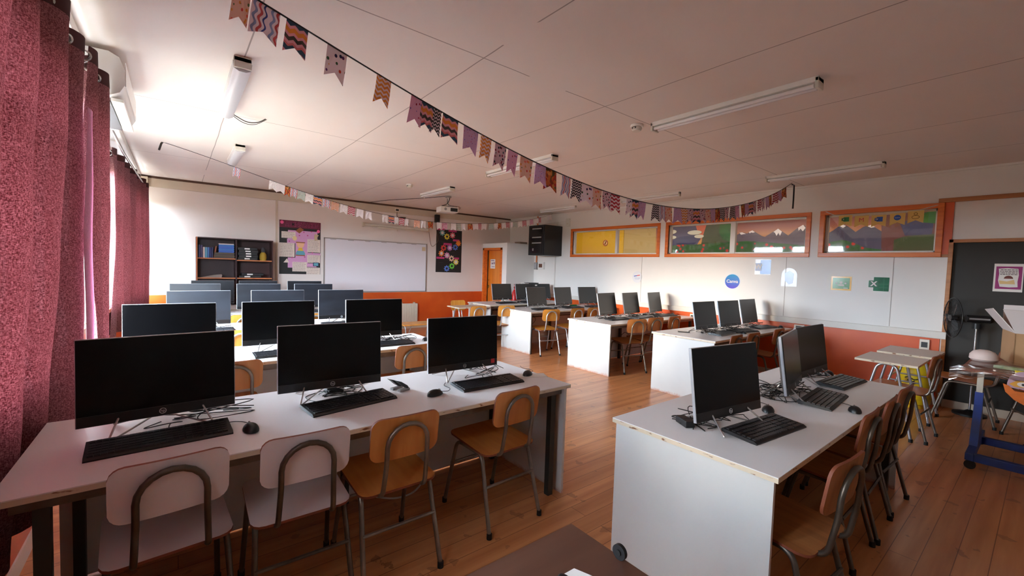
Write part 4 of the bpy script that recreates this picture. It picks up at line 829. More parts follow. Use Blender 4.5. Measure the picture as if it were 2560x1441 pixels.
# ================================================================== RIGHT WALL FITTINGS
tag(MB().box(XR-.05, XR-.002, .745, 8.2, .81, .895, bev=.004).build('cable_trunking', mat('cream_trunking', (216, 210, 200), .4)), 'long cream cable trunking above the orange wainscot on the right wall', 'trunking')
outlet('wall_socket', 'black framed socket on the orange wainscot above the rear pupil table', (XR-.012, .925, .72), 'x', .09, .13, ivory_m)
outlet('wall_socket', 'small cream socket on the wainscot at the second door side desk', (XR-.012, 2.26, .76), 'x', .13, .07, ivory_m)
outlet('wall_socket', 'small cream socket on the wainscot at the third door side desk', (XR-.012, 3.90, .74), 'x', .10, .08, ivory_m)
t = thing('network_cabinet', 'black wall mounted network cabinet above the far right desks', 'cabinet', (XR, 7.26, 1.81)); 
MB().box(-.56, 0, 0, .57, 0, .70, bev=.008).build('body', mat('black_powder_coat', (18, 18, 19), .45), t)
MB().box(-.572, -.56, .02, .55, .02, .68).build('door_frame', black_m, t); MB().box(-.576, -.572, .07, .50, .05, .65).build('glass_door', mat('dark_door_glass', (26, 26, 28), .12), t)
for k, z in enumerate((.60, .40, .27)): MB().box(-.582, -.576, .10, .42, z, z+.028).build('network_switch', flat('switch_grey', (150, 150, 148)) if k else silver_m, t)
MB().box(-.582, -.576, .36, .40, .10, .16).build('router', flat('router_grey', (120, 120, 120)), t)
t = thing('breaker_box', 'white breaker box with brown window below the network cabinet', 'breaker box', (XR, 7.94, 1.57)); MB().box(-.05, 0, -.11, .11, -.09, .09, bev=.006).build('case', white_plastic, t); MB().box(-.056, -.05, -.06, .06, -.045, .045).build('window_cover', flat('brown_cover', (104, 62, 44), .3), t)
t = thing('junction_box', 'grey junction box left of the breaker box', 'box', (XR, 8.13, 1.56)); MB().box(-.06, 0, -.05, .05, -.09, .09, bev=.005).build('case', grey_plastic, t); MB().box(-.063, -.06, -.03, .03, -.06, .06).build('lid', silver_m, t)
tag(MB().cyl((XR-.03, 8.12, 1.65), .018, .17, 14).build('orange_conduit', mat('orange_pipe', (206, 110, 50), .4), None, True), 'short orange conduit under the network cabinet', 'pipe')
tag(MB().cyl((XR-.03, 8.12, 2.50), .018, .31, 14).build('orange_conduit', mat('orange_pipe_upper', (206, 110, 50), .4), None, True), 'orange conduit rising from the network cabinet to the ceiling', 'pipe')
tag(MB().box(XR-.025, XR, 7.46, 7.50, .9, 1.81).build('white_conduit', wall_m), 'white vertical conduit below the network cabinet', 'conduit')
tag(MB().box(XR-.02, XR, 7.0, 8.0, 2.62, 2.65).box(XR-.02, XR, 7.40, 7.43, 2.4, 2.64).build('cable_duct', wall_m), 'white cable duct on the wall above the network cabinet', 'conduit')
t = thing('alarm_box', 'small white alarm box high on the right wall beside the first window', 'box', (XR, 7.06, 2.60)); MB().box(-.05, 0, -.055, .055, -.10, .08, bev=.006).build('case', dirty_white, t); MB().box(-.054, -.05, -.02, .02, -.05, -.03).build('light', cream_m, t)
tag(MB().box(6.75, 7.0, 8.30, 8.5, CZ+.04, CZ+.095, bev=.006).build('small_parcel', flat('dusty_parcel', (140, 120, 104))), 'small dusty parcel on top of the closet box', 'parcel')
t = thing('fire_extinguisher', 'red fire extinguisher with black horn on the closet wall', 'fire extinguisher', (6.50, 8.13, .55)); MB().lathe([(.055, 0), (.06, .03), (.06, .34), (.03, .40), (.02, .42)]).build('cylinder', flat('fire_red', (186, 30, 30), .3), t, True)
MB().box(-.012, .012, -.05, .012, .43, .50).tube([(.0, -.02, .50), (-.06, -.05, .55)], .008).tube([(0, -.02, .46), (-.07, -.05, .47)], .008).build('lever', flat('lever_red', (150, 40, 40), .4), t); MB().tube(smooth_path([(.0, 0, .44), (.06, -.03, .47), (.10, -.05, .50)], 5), .016, 10).lathe([(.02, .46), (.045, .48), (.04, .54), (.02, .56)], (.12, -.05, 0)).build('hose_horn', black_m, t, True)
# things behind the far monitors on the last desk
t = thing('printer', 'black and white printer behind the last row monitors', 'printer', (6.35, 7.60, Z)); MB().box(-.02, .42, -.02, .075, 0, .40, bev=.01).build('body', grey_plastic, t); MB().box(.10, .40, -.06, .12, .40, .418).build('lid', black_m, t); MB().box(-.01, .10, -.05, .1, .40, .408).build('paper_stack', paper_m, t)

# wall stickers (laminated cut-outs)
lamn = mat('laminated_paper', (224, 224, 226), .22)
def disc(y, z, r, name, m, par, d0=0, d1=.003): return MB().cyl((-d1, y, z), r, d1-d0, 32, axis='x').build(name, m, par)
t = thing('wall_sticker', 'small white round sticker with red and blue bar on the right wall', 'sticker', (XR, 5.116, 1.391), 0, 'stickers on the right wall'); disc(0, 0, .115, 'paper_disc', lamn, t)
MB().box(-.005, -.003, .0, .07, .02, .035).build('blue_bar', flat('sticker_blue', (40, 80, 170)), t).rotation_euler = (R(-10), 0, 0); MB().box(-.005, -.003, -.07, .0, .02, .035).build('red_bar', flat('sticker_red', (210, 60, 60)), t).rotation_euler = (R(-10), 0, 0)
MB().box(-.0042, -.003, -.07, -.01, -.025, -.013).box(-.0042, -.003, .0, .065, -.022, -.010).box(-.0042, -.003, -.05, .05, -.045, -.036).build('faint_writing', flat('pale_writing', (176, 186, 206)), t)
t = thing('wall_sticker', 'round blue to purple sticker reading Canva on the right wall', 'sticker', (XR, 3.266, 1.387), 0, 'stickers on the right wall'); disc(0, 0, .135, 'paper_disc', lamn, t)
cv = mat('blue_violet_gradient', (60, 120, 210), .15); nt, b = base(cv); tc = N(nt, 'TexCoord'); sp = N(nt, 'SeparateXYZ'); nt.links.new(tc.outputs['Object'], sp.inputs[0]); rp = N(nt, 'ValToRGB'); rp.color_ramp.elements[0].color = lin((96, 70, 200)); rp.color_ramp.elements[1].color = lin((20, 150, 200)); nt.links.new(math_n(nt, 'ADD', math_n(nt, 'MULTIPLY', sp.outputs[2], 4), .5), rp.inputs[0]); nt.links.new(rp.outputs[0], b.inputs['Base Color'])
disc(0, 0, .118, 'coloured_disc', cv, t, .003, .005); letters('lettering', 'Canva', .075, paper_m, face_mx(-.007, 0, 0), t, .001)
t = thing('wall_sticker', 'white and blue document icon cut-out, highest sticker on the right wall', 'sticker', (XR, 2.80, 1.633), 0, 'stickers on the right wall'); MB().box(-.003, 0, -.105, .13, -.12, .12, bev=.001).build('paper', lamn, t); MB().box(-.005, -.003, -.10, .05, -.11, .11).build('blue_page', mat('document_blue', (58, 112, 190), .2, scale=3, col2=(44, 92, 170)), t); MB().box(-.007, -.003, .03, .12, -.06, .06).build('blue_tab', flat('tab_blue', (190, 205, 230)), t)
letters('lettering', 'W', .10, paper_m, face_mx(-.009, .075, 0), t, .002)
t = thing('wall_sticker', 'pale glossy round sticker right of the document icon', 'sticker', (XR, 2.442, 1.49), 0, 'stickers on the right wall')
MB().prism([(-.105, -.14), (.105, -.14)]+[(.105*cos(k*pi/10), .03+.105*sin(k*pi/10)) for k in range(11)], -.003, 0, lambda u, v, q: Vector((q, u, v))).build('paper', lamn, t); MB().prism([(-.05, -.09), (.0, -.11), (.05, -.06), (.06, .06), (.0, .09), (-.06, .05)], -.005, -.003, lambda u, v, q: Vector((q, u, v))).build('blue_print', flat('pale_blue_print', (168, 186, 226), .15), t)
t = thing('wall_sticker', 'green blackboard icon sticker with orange frame on the right wall', 'sticker', (XR, 1.803, 1.426), 0, 'stickers on the right wall'); MB().box(-.003, 0, -.115, .115, -.095, .095, bev=.001).build('orange_frame', flat('frame_orange', (226, 170, 60), .15), t); MB().box(-.005, -.003, -.095, .095, -.075, .075).build('green_board', flat('board_green', (60, 130, 60), .15), t)
MB().prism([(.018*cos(k*pi/6), .01+.018*sin(k*pi/6)) for k in range(12)], -.007, -.005, lambda u, v, q: Vector((q, u, v))).prism([(-.04, -.035), (.04, -.035), (.025, -.012), (-.025, -.012)], -.007, -.005, lambda u, v, q: Vector((q, u, v))).box(-.007, -.005, -.08, -.03, -.068, -.058).prism([(.05+.012*cos(k*pi/6), .012*sin(k*pi/6)) for k in range(12)], -.007, -.005, lambda u, v, q: Vector((q, u, v))).prism([(-.05+.012*cos(k*pi/6), .012*sin(k*pi/6)) for k in range(12)], -.007, -.005, lambda u, v, q: Vector((q, u, v))).build('white_figures', paper_m, t)
t = thing('wall_sticker', 'green spreadsheet icon sticker with white X on the right wall', 'sticker', (XR, 1.40, 1.435), 0, 'stickers on the right wall')
MB().box(-.003, 0, -.10, .055, -.09, .09).build('green_sheet', mat('sheet_green', (30, 120, 84), .15, scale=9, col2=(24, 96, 66)), t); MB().box(-.006, -.003, .0, .105, -.045, .045).build('green_tab', flat('tab_green', (24, 104, 66), .2), t); letters('lettering', 'X', .085, paper_m, face_mx(-.008, .052, 0), t, .003)
MB().box(-.0045, -.003, -.095, .0, .0, .003).box(-.0045, -.003, -.095, .05, -.045, -.042).box(-.0045, -.003, -.05, -.047, -.085, .085).build('grid_lines', flat('grid_pale', (70, 150, 110)), t)
# sign on the dark door
t = thing('door_sign', 'white sign with magenta frame taped to the dark door', 'sign', (XR+.02, .315, 1.56)); MB().box(-.003, 0, -.115, .10, -.155, .155).build('paper', paper_m, t)
MB().box(-.005, -.003, -.105, .085, -.125, .125).build('magenta_frame', flat('sign_magenta', (150, 40, 110), .6), t); MB().prism([(-.08, -.10), (-.02, -.105), (.05, -.10), (.065, -.03), (.06, .04), (.066, .10), (.0, .107), (-.075, .10), (-.082, .03), (-.076, -.04)], -.007, -.005, lambda u, v, q: Vector((q, u, v))).build('white_panel', paper_m, t)
mb = MB(); rnd = random.Random(11)
for k in range(4):
    y_ = -.072
    while y_ < .055: e_ = y_+rnd.uniform(.012, .028); mb.box(-.0085, -.007, y_, min(e_, .056), .084-.017*k, .092-.017*k); y_ = e_+.004
mb.build('printed_lines', ink, t)
MB().prism([(-.01+.034*cos(k*pi/8), -.01+.034*sin(k*pi/8)) for k in range(9)], -.009, -.007, lambda u, v, q: Vector((q, u, v))).build('brown_drawing', flat('drawing_brown', (110, 50, 40)), t); MB().prism([(-.06, -.07), (.05, -.07), (.06, -.03), (.0, -.04), (-.05, -.02)], -.009, -.007, lambda u, v, q: Vector((q, u, v))).build('yellow_drawing', flat('drawing_yellow', (222, 190, 130)), t)
# icon pennants hanging across the third window
t = thing('icon_pennant_string', 'string of five yellow pennants with app icons across the third window', 'bunting', (7.10, 0, 0))
sp_ = [(2.03, 2.425), (1.887, 2.352), (1.79, 2.35), (1.61, 2.33), (1.436, 2.328), (1.254, 2.336), (1.086, 2.358), (.894, 2.41)]
MB().tube(smooth_path([(.04 if 0 < k < 7 else .06, y, z) for k, (y, z) in enumerate(sp_)], 5), .005, 6).build('string', wcable_m, t, True)
yel = mat('yellow_cardboard', (226, 188, 106), .7)
for k, (y, z) in enumerate(((1.787, 2.35), (1.612, 2.332), (1.436, 2.328), (1.254, 2.336), (1.086, 2.352))):
    p = MB().prism([(.074, 0), (-.074, 0), (-.072, -.15), (0, -.115), (.072, -.15)], .026, .030, lambda u, v, q: Vector((q, y+u, z+v))).build('pennant', yel, t)
    q0 = .0245; zc = z-.055
    def sq(m, a0, a1, b0, b1, d=0, nm='icon'): return MB().box(q0-.002-d, q0+.0015, y+a0, y+a1, zc+b0, zc+b1).build(nm, m, p)
    if k == 0: sq(flat('icon_green', (40, 130, 70)), -.04, .02, -.03, .03); sq(flat('icon_dark_green', (20, 96, 50)), -.005, .04, -.018, .018, .001); letters('icon_letter', 'x', .035, paper_m, face_mx(q0-.0045, y+.018, zc+.003), p)
    if k == 1: letters('icon_letter', 'M', .075, flat('icon_red', (206, 70, 80)), face_mx(q0-.002, y, zc-.004), p, 0)
    if k == 2: sq(flat('icon_blue', (40, 90, 180)), -.04, .02, -.03, .03); sq(flat('icon_dark_blue', (24, 60, 130)), -.005, .04, -.018, .018, .001); letters('icon_letter', 'W', .03, paper_m, face_mx(q0-.0045, y+.018, zc), p)
    if k == 3: MB().cyl((q0-.002, y, zc), .034, .003, 24, axis='x').build('icon', flat('icon_mid_blue', (30, 80, 170)), p); letters('icon_letter', 'Canva', .02, paper_m, face_mx(q0-.004, y, zc), p)
    if k == 4: MB().tube([(q0, y+.015*cos(a*pi/8), zc+.018+.015*sin(a*pi/8)) for a in range(16)], .003, 5, True).tube([(q0, y+.034*cos(a*pi/8), zc-.022+.02*sin(a*pi/8)) for a in range(16)], .003, 5, True).build('icon', flat('icon_brown', (140, 100, 40)), p)

# ================================================================== RIGHT CORNER CLUTTER
t = thing('gas_cylinder', 'yellow gas cylinder behind the pupil tables', 'gas cylinder', (6.87, .95, 0))
MB().lathe([(.10, 0), (.105, .04), (.15, .06), (.155, .10), (.155, .42), (.14, .50), (.08, .55), (.05, .56)], n=32).build('tank', yellow_m, t, True); MB().tube([(.157*cos(k*pi/16), .157*sin(k*pi/16), .12) for k in range(32)], .006, 6, True).build('rib', yellow_m, t, True)
MB().lathe([(.085, .54), (.09, .55), (.09, .66), (.083, .665)]).build('collar', yellow_m, t, True); MB().cyl((0, 0, .55), .02, .08, 12).build('valve', chrome_m, t)
mb = MB()
for z_, a0, a1 in ((.36, 2.75, 3.5), (.335, 2.9, 3.3), (.31, 2.8, 3.4)): mb.tube([(.157*cos(a0+(a1-a0)*k/8), .157*sin(a0+(a1-a0)*k/8), z_+.012*sin(k*.8)) for k in range(9)], .006, 6)
mb.build('black_mark', black_m, t, True)
# blue cart: side rails, posts, worktop
t = thing('blue_cart', 'blue steel cart on castors at the right picture edge', 'cart', (4.98, .36, 0))
MB().box(0, .92, -.05, .0, .07, .13, bev=.004).build('side_rail', blue_m, t); MB().box(0, .92, -1.15, -1.10, .07, .13, bev=.004).build('side_rail', blue_m, t)
MB().box(.0, .05, -1.10, -.05, .07, .13, bev=.004).build('cross_rail', blue_m, t); MB().box(.62, .67, -1.10, -.05, .07, .13, bev=.004).build('cross_rail', blue_m, t)
for y in (-.05, -1.15):
    MB().add([(.26, y, .13), (.60, y, .13), (.60, y+.05, .13), (.26, y+.05, .13), (.41, y, .45), (.455, y, .45), (.455, y+.05, .45), (.41, y+.05, .45)], [(0, 3, 2, 1), (4, 5, 6, 7), (0, 1, 5, 4), (1, 2, 6, 5), (2, 3, 7, 6), (3, 0, 4, 7)]).box(.41, .455, y, y+.05, .45, .56).build('post_base', blue_m, t)
    MB().box(.415, .45, y+.006, y+.044, .56, .78).build('post', mat('worn_silver_paint', (170, 166, 156), .4, .5), t)
    MB().box(.40, .465, y-.004, y+.054, .74, .785).build('red_collar', flat('faded_red', (206, 86, 56)), t)
    MB().tube(fillet([(.45, y+.02, .60), (.52, y-.05, .62), (.56, y-.08, .78)], .03, 5), .008).build('brace', shiny_tube, t, True)
MB().box(.0, 1.0, -1.2, .06, .785, .81).build('worktop', mat('reddish_board', (150, 84, 66), .5, var=.2), t)
for x in (.03, .88):
    for y in (-.03, -1.12): MB().cyl((x-.012, y, .034), .034, .024, 18, axis='x').box(x-.015, x+.015, y-.012, y+.012, .03, .075).build('castor', foot_m, t)
# clear plastic bag over the cart edge
mb = MB(); rnd = random.Random(5); nu, nv = 18, 12; g = []
for j in range(nv+1):
    for i in range(nu+1):
        u, v = i/nu, j/nv; y = .48-u*.85; x = 4.955-.015*sin(6*u)
        ztop = .835 if y < .40 else .835-(y-.40)*.5
        z = ztop-v*(.10 if y < .4 else .07)*(1+.35*sin(9*u+2))
        g.append(Vector((x-.03*sin(v*3)+rnd.uniform(-.012, .012), y, z+rnd.uniform(-.012, .012))))
mb.add(g, [(j*(nu+1)+i, j*(nu+1)+i+1, (j+1)*(nu+1)+i+1, (j+1)*(nu+1)+i) for j in range(nv) for i in range(nu)])
g2 = []
for j in range(6):
    for i in range(nu+1):
        u = i/nu; y = .48-u*.85; z = .84 if y < .40 else .84-(y-.40)*.5
        g2.append(Vector((4.955+j*.10, y-(.06*j if y > .4 else 0), z+rnd.uniform(-.006, .012))))
mb.add(g2, [(j*(nu+1)+i, j*(nu+1)+i+1, (j+1)*(nu+1)+i+1, (j+1)*(nu+1)+i) for j in range(5) for i in range(nu)])
tag(mb.build('plastic_bag', bag_m), 'clear crinkled plastic bag draped over the cart edge', 'bag')
tag(MB().lathe([(.0, 0), (.070, .0), (.086, .016), (.084, .05), (.064, .078), (.03, .092), (.0, .094)], (5.35, .325, .84)).build('paper_hat', mat('off_white_paper', (206, 188, 182), .6), None, True), 'rounded white paper cap lying on the cart', 'paper hat')
tag(MB().prism([(-.30, .0), (-.1, .03), (.06, .01), (.25, .04), (.3, 0), (.1, -.03), (-.2, -.03)], .812, .835, lambda u, v, q: Vector((5.22+v*1.5, .02+u*.8, q))).build('green_felt', mat('green_felt', (70, 150, 60), .8, scale=12, col2=(210, 215, 190))), 'strip of green and white paper lying on the cart', 'paper')
tag(MB().box(5.0, 5.02, .06, .14, .80, .84).build('yellow_card', flat('yellow_card', (230, 206, 40))), 'small yellow card at the cart edge above the paper face', 'card')
# open cardboard box on the cart
t = thing('cardboard_box', 'open brown cardboard box with white inner flaps on the cart', 'box', (5.78, -.02, .812), R(12)); w, d, h = .22, .24, .27
MB().box(-w, w, -d, -d+.006, 0, h).box(-w, w, d-.006, d, 0, h).box(-w, -w+.006, -d, d, 0, h).box(w-.006, w, -d, d, 0, h).box(-w, w, -d, d, 0, .006).build('body', card_m, t)
def flap(pts, name='flap'):
    P_ = [Vector(p) for p in pts]; n_ = (P_[1]-P_[0]).cross(P_[2]-P_[0]).normalized()*.005
    MB().add(P_+[p+n_ for p in P_], [(0, 1, 2, 3), (7, 6, 5, 4), (0, 4, 5, 1), (1, 5, 6, 2), (2, 6, 7, 3), (3, 7, 4, 0)]).build(name, cardin_m, t)
flap([(-w, -d, h), (-w, d, h), (-w-.12, d+.10, h+.20), (-w-.10, -d+.02, h+.19)]); flap([(-w, d, h), (w, d, h), (w, d+.12, h+.17), (-w, d+.14, h+.20)]); flap([(w, -d, h), (w, d, h), (w+.02, d, h+.22), (w+.02, -d, h+.22)]); flap([(-w, -d, h), (w, -d, h), (w, -d-.15, h+.1), (-w, -d-.15, h+.1)])
MB().box(-w-.001, -w, .06, .12, .20, .23).box(-w-.001, -w, .05, .16, .10, .125).box(-w-.001, -w, -.16, -.06, .12, .14).build('print_marks', flat('box_print', (140, 104, 70)), t)
# paper cut-out face hanging at the cart front
t = thing('paper_cutout', 'lilac and orange paper cut-out with one painted eye on the cart front', 'cut-out', (4.93, .06, .73))
MB().prism([(.11, .02), (.10, .07), (.06, .11), (-.03, .135), (-.12, .13), (-.18, .06), (-.18, -.04), (.11, -.01)], 0, .006, lambda u, v, q: Vector((-q, u, v))).build('lilac_card', flat('lilac_card', (190, 160, 178)), t)
MB().prism([(.13, .01), (.10, .0), (.07, -.035), (-.18, -.03), (-.18, -.18), (-.10, -.20), (.0, -.14), (.07, -.10), (.115, -.05)], .001, .010, lambda u, v, q: Vector((-q, u, v))).build('orange_card', mat('orange_felt', (226, 124, 54), .8, var=.2, scale=30), t)
e = MB().prism([(.10, .015), (.06, .05), (.0, .048), (-.035, .02), (.01, .0), (.07, -.002)], .008, .012, lambda u, v, q: Vector((-q, u, v))).build('yellow_eyelid', flat('eyelid_yellow', (214, 160, 60)), t)
MB().prism([(.03+.032*cos(k*pi/8), .022+.018*sin(k*pi/8)) for k in range(16)], .012, .014, lambda u, v, q: Vector((-q, u, v))).build('eye_white', paper_m, e); MB().prism([(.03+.010*cos(k*pi/6), .022+.009*sin(k*pi/6)) for k in range(12)], .014, .016, lambda u, v, q: Vector((-q, u, v))).build('pupil', black_m, e)
MB().tube(smooth_path([(-.008, .05, -.015), (-.010, .02, -.022), (-.008, -.01, -.018)], 5), .003, 5).build('mouth_line', flat('mouth_wine', (130, 50, 50)), t)
MB().tube([(-.004, 0, .10), (.02, 0, .10)], .004).build('pin', steel_m, t)
# pedestal fan in front of the dark door
t = thing('pedestal_fan', 'black pedestal fan in front of the dark door', 'fan', (7.03, .50, 0), R(25))
MB().lathe([(.14, 0), (.14, .02), (.05, .04), (.02, .06)]).build('base', black_m, t, True); MB().tube([(0, 0, .05), (0, 0, 1.02)], .011, 12).build('pole', steel_m, t, True)
MB().cyl((0, 0, .98), .035, .06, 16).build('height_clamp', black_m, t); MB().cyl((0, -.10, 1.09), .040, .19, 18, axis='y').build('motor', black_m, t, True); MB().box(-.044, -.036, -.09, .08, 1.082, 1.100).build('highlight_strip', steel_m, t)  # bright steel strip along the motor imitates its highlight
mb = MB()
for a in range(24): mb.tube(smooth_path([(0, .13, 1.09), (.10*cos(a*pi/12), .15, 1.09+.10*sin(a*pi/12)), (.225*cos(a*pi/12), .20, 1.09+.225*sin(a*pi/12)), (.10*cos(a*pi/12), .24, 1.09+.10*sin(a*pi/12)), (0, .25, 1.09)], 3), .0016, 5)
mb.tube([(.225*cos(k*pi/16), .20, 1.09+.225*sin(k*pi/16)) for k in range(32)], .005, 6, True); mb.build('guard', black_m, t, True)
for k in range(3):
    a = k*2*pi/3; MB().prism([(.03, -.02), (.09, -.05), (.165, -.04), (.17, .03), (.08, .03), (.03, .015)], -.002, .002, lambda u, v, q: Vector((u*cos(a)-v*sin(a), .20+q+v*.3, 1.09+u*sin(a)+v*cos(a)))).build('blade', flat('smoke_blade', (50, 50, 52), .3), t)
MB().cyl((0, .17, 1.09), .03, .05, 14, axis='y').build('hub', black_m, t)

# ================================================================== BUNTING
def uvpat(name, build_):
    m = bpy.data.materials.new(name); m.use_nodes = True; nt = m.node_tree; b = nt.nodes['Principled BSDF']; b.inputs['Roughness'].default_value = .7
    uv = N(nt, 'UVMap'); sp = N(nt, 'SeparateXYZ'); nt.links.new(uv.outputs[0], sp.inputs[0])
    c = build_(nt, uv.outputs[0], sp.outputs[0], sp.outputs[1]); nt.links.new(c, b.inputs['Base Color'])
    t = N(nt, 'BsdfTranslucent'); nt.links.new(c, t.inputs[0]); mx = N(nt, 'MixShader'); mx.inputs[0].default_value = .25
    nt.links.new(b.outputs[0], mx.inputs[1]); nt.links.new(t.outputs[0], mx.inputs[2]); nt.links.new(mx.outputs[0], nt.nodes['Material Output'].inputs[0]); return m
def ramp(nt, f, stops):
    r = N(nt, 'ValToRGB'); cr = r.color_ramp; cr.interpolation = 'CONSTANT'; cr.elements[0].position = 0; cr.elements[0].color = lin(stops[0][1]); cr.elements[1].position = stops[1][0]; cr.elements[1].color = lin(stops[1][1])
    for p_, c in stops[2:]: e = cr.elements.new(p_); e.color = lin(c)
    nt.links.new(f, r.inputs[0]); return r.outputs[0]
W_ = (236, 218, 222)
def chev(stops, rep=1, amp=.11, nz=2.5, vert=False):
    def f(nt, uv, u, v):
        if vert: u, v = v, u
        tri = math_n(nt, 'MULTIPLY', math_n(nt, 'ABSOLUTE', math_n(nt, 'SUBTRACT', math_n(nt, 'FRACT', math_n(nt, 'MULTIPLY', u, nz)), .5)), 2*amp)
        return ramp(nt, math_n(nt, 'FRACT', math_n(nt, 'MULTIPLY', math_n(nt, 'ADD', v, tri), rep)), stops)
    return f
def wave(stops, rep, vert=True):
    def f(nt, uv, u, v):
        if not vert: u, v = v, u
        s_ = math_n(nt, 'MULTIPLY', math_n(nt, 'SINE', math_n(nt, 'MULTIPLY', v, 14)), .05)
        return ramp(nt, math_n(nt, 'FRACT', math_n(nt, 'MULTIPLY', math_n(nt, 'ADD', u, s_), rep)), stops)
    return f
def spots(scale, size, cols, bgc=W_):
    def f(nt, uv, u, v):
        vo = N(nt, 'TexVoronoi'); vo.inputs['Scale'].default_value = scale; nt.links.new(uv, vo.inputs[0]); sx = N(nt, 'SeparateXYZ'); nt.links.new(vo.outputs['Color'], sx.inputs[0])
        c = ramp(nt, sx.outputs[0], [(k/len(cols), cc) for k, cc in enumerate(cols)])
        return mixc(nt, math_n(nt, 'LESS_THAN', vo.outputs['Distance'], size), lin(bgc), c)
    return f
PINK, ORG, NAVY, GRY, RED, GRN = (232, 166, 176), (228, 150, 60), (54, 66, 100), (72, 68, 72), (190, 50, 64), (110, 168, 140)
PT = dict(multi=uvpat('paper_four_colour_chevron', chev([(0, (60, 88, 110)), (.2, PINK), (.32, ORG), (.5, PINK), (.62, (84, 76, 70)), (.78, PINK), (.9, (216, 120, 120))])),
    orange=uvpat('paper_orange_chevron', chev([(0, ORG), (.55, W_)], 5)), bw=uvpat('paper_black_chevron', chev([(0, (60, 54, 54)), (.6, W_)], 6, .10, 3.5)), green=uvpat('paper_green_chevron', chev([(0, GRN), (.5, W_)], 6, .08, 3)),
    redst=uvpat('paper_red_stripes', wave([(0, RED), (.55, W_)], 4, False)), wavy=uvpat('paper_wavy_stripes', wave([(0, W_), (.15, (150, 160, 196)), (.3, W_), (.45, (206, 90, 90)), (.6, W_), (.75, (70, 80, 150)), (.85, W_)], 1.6)),
    ovals=uvpat('paper_oval_spots', spots(4.2, .30, [(200, 70, 40), (60, 96, 60), (100, 40, 110), (232, 160, 60), (50, 40, 90)])), hearts=uvpat('paper_little_hearts', spots(4, .20, [(190, 40, 70), (80, 80, 160), (216, 110, 120), (170, 30, 60)], (226, 172, 196))),
    floral=uvpat('paper_flowers', spots(5, .33, [(206, 60, 60), (226, 150, 60), (96, 130, 80), (232, 110, 90)], (232, 190, 170))), lilac=uvpat('paper_lilac_doodles', spots(8, .24, [(150, 90, 160), (206, 100, 120), (226, 150, 130), (120, 110, 190)], (214, 176, 206))),
    dark=uvpat('paper_dark_doodles', spots(6, .38, [(60, 40, 60), (150, 40, 60), (84, 96, 100), (40, 40, 50)], (222, 188, 196))), mosaic=uvpat('paper_orange_mosaic', spots(5, .9, [(150, 70, 40), (206, 110, 50), (110, 96, 60), (190, 60, 50), (220, 150, 80)], (196, 120, 70))),
    dots=uvpat('paper_small_dots', spots(7, .2, [(90, 90, 150), (200, 120, 130), (120, 150, 120)], (240, 234, 234))), plain=uvpat('paper_faint_print', spots(9, .14, [(190, 170, 190), (210, 180, 170)], (238, 230, 232))))
def garland(name, label, p0, slope, coef, spans, pats, fh, x0, x1, cordr, seed, tail=None):
    t = thing(name, label, 'bunting'); rnd = random.Random(seed)
    zf = lambda x: sum(c*x**(5-k) for k, c in enumerate(coef)); P = lambda x: Vector((x, p0[1]+slope*(x-p0[0]), zf(x)))
    MB().tube([P(x0+(x1-x0)*k/90) for k in range(91)], cordr, 6).build('cord', cable_m, t, True)
    for n_, (a, b_) in enumerate(spans):
        A, B = P(a), P(b_); d = (B-A); w = d.length; d.normalize(); down = Vector((0, 0, -1))*.85+(-d.cross(Vector((0, 1, 0))))*.0
        dn = Vector((-d.z*-.55, 0, -1)).normalized() if False else (Vector((0, 0, -1))-d*d.dot(Vector((0, 0, -1)))*.45).normalized()
        tw = rnd.uniform(-.16, .16); nrm = Vector((rnd.uniform(-.1, .1), 1, rnd.uniform(-.05, .05))).normalized(); h = fh*rnd.uniform(.95, 1.04)
        poly = [(0, 0), (.5, 0), (1, 0), (1, .5), (1, 1), (.5, .76), (0, 1), (0, .5)]; bm = bmesh.new(); lay = bm.loops.layers.uv.new('UVMap')
        def q(u, v, s_): return A+d*(u*w)+dn*(v*h)+Vector((0, 1, 0))*((u-.5)*tw*w*v*1.6+.012*sin(3*v+n_)*v+s_*.0009+.006*(n_ % 2))
        F = [[q(u, v, s_) for u, v in poly] for s_ in (1, -1)]; V = [[bm.verts.new(p) for p in f_] for f_ in F]
        for s_, idx in ((0, ((0, 1, 5, 6, 7), (1, 2, 3, 4, 5))), (1, ((0, 1, 5, 6, 7), (1, 2, 3, 4, 5)))):
            for ff in idx:
                fa = bm.faces.new([V[s_][i] for i in (ff if s_ else ff[::-1])])
                for lp, i in zip(fa.loops, (ff if s_ else ff[::-1])): lp[lay].uv = (poly[i][0]+.37*n_*0, poly[i][1]*1.25)
        for i in range(8): bm.faces.new([V[0][i], V[0][(i+1) % 8], V[1][(i+1) % 8], V[1][i]])
        me = bpy.data.meshes.new('flag'); bm.to_mesh(me); bm.free(); me.materials.append(PT[pats[n_ % len(pats)]]); o = bpy.data.objects.new('flag', me); C.objects.link(o); o.parent = t
    for tp in (tail or []): MB().tube(tp, .011, 6).build('loose_end', cable_m, t, True)
    return t
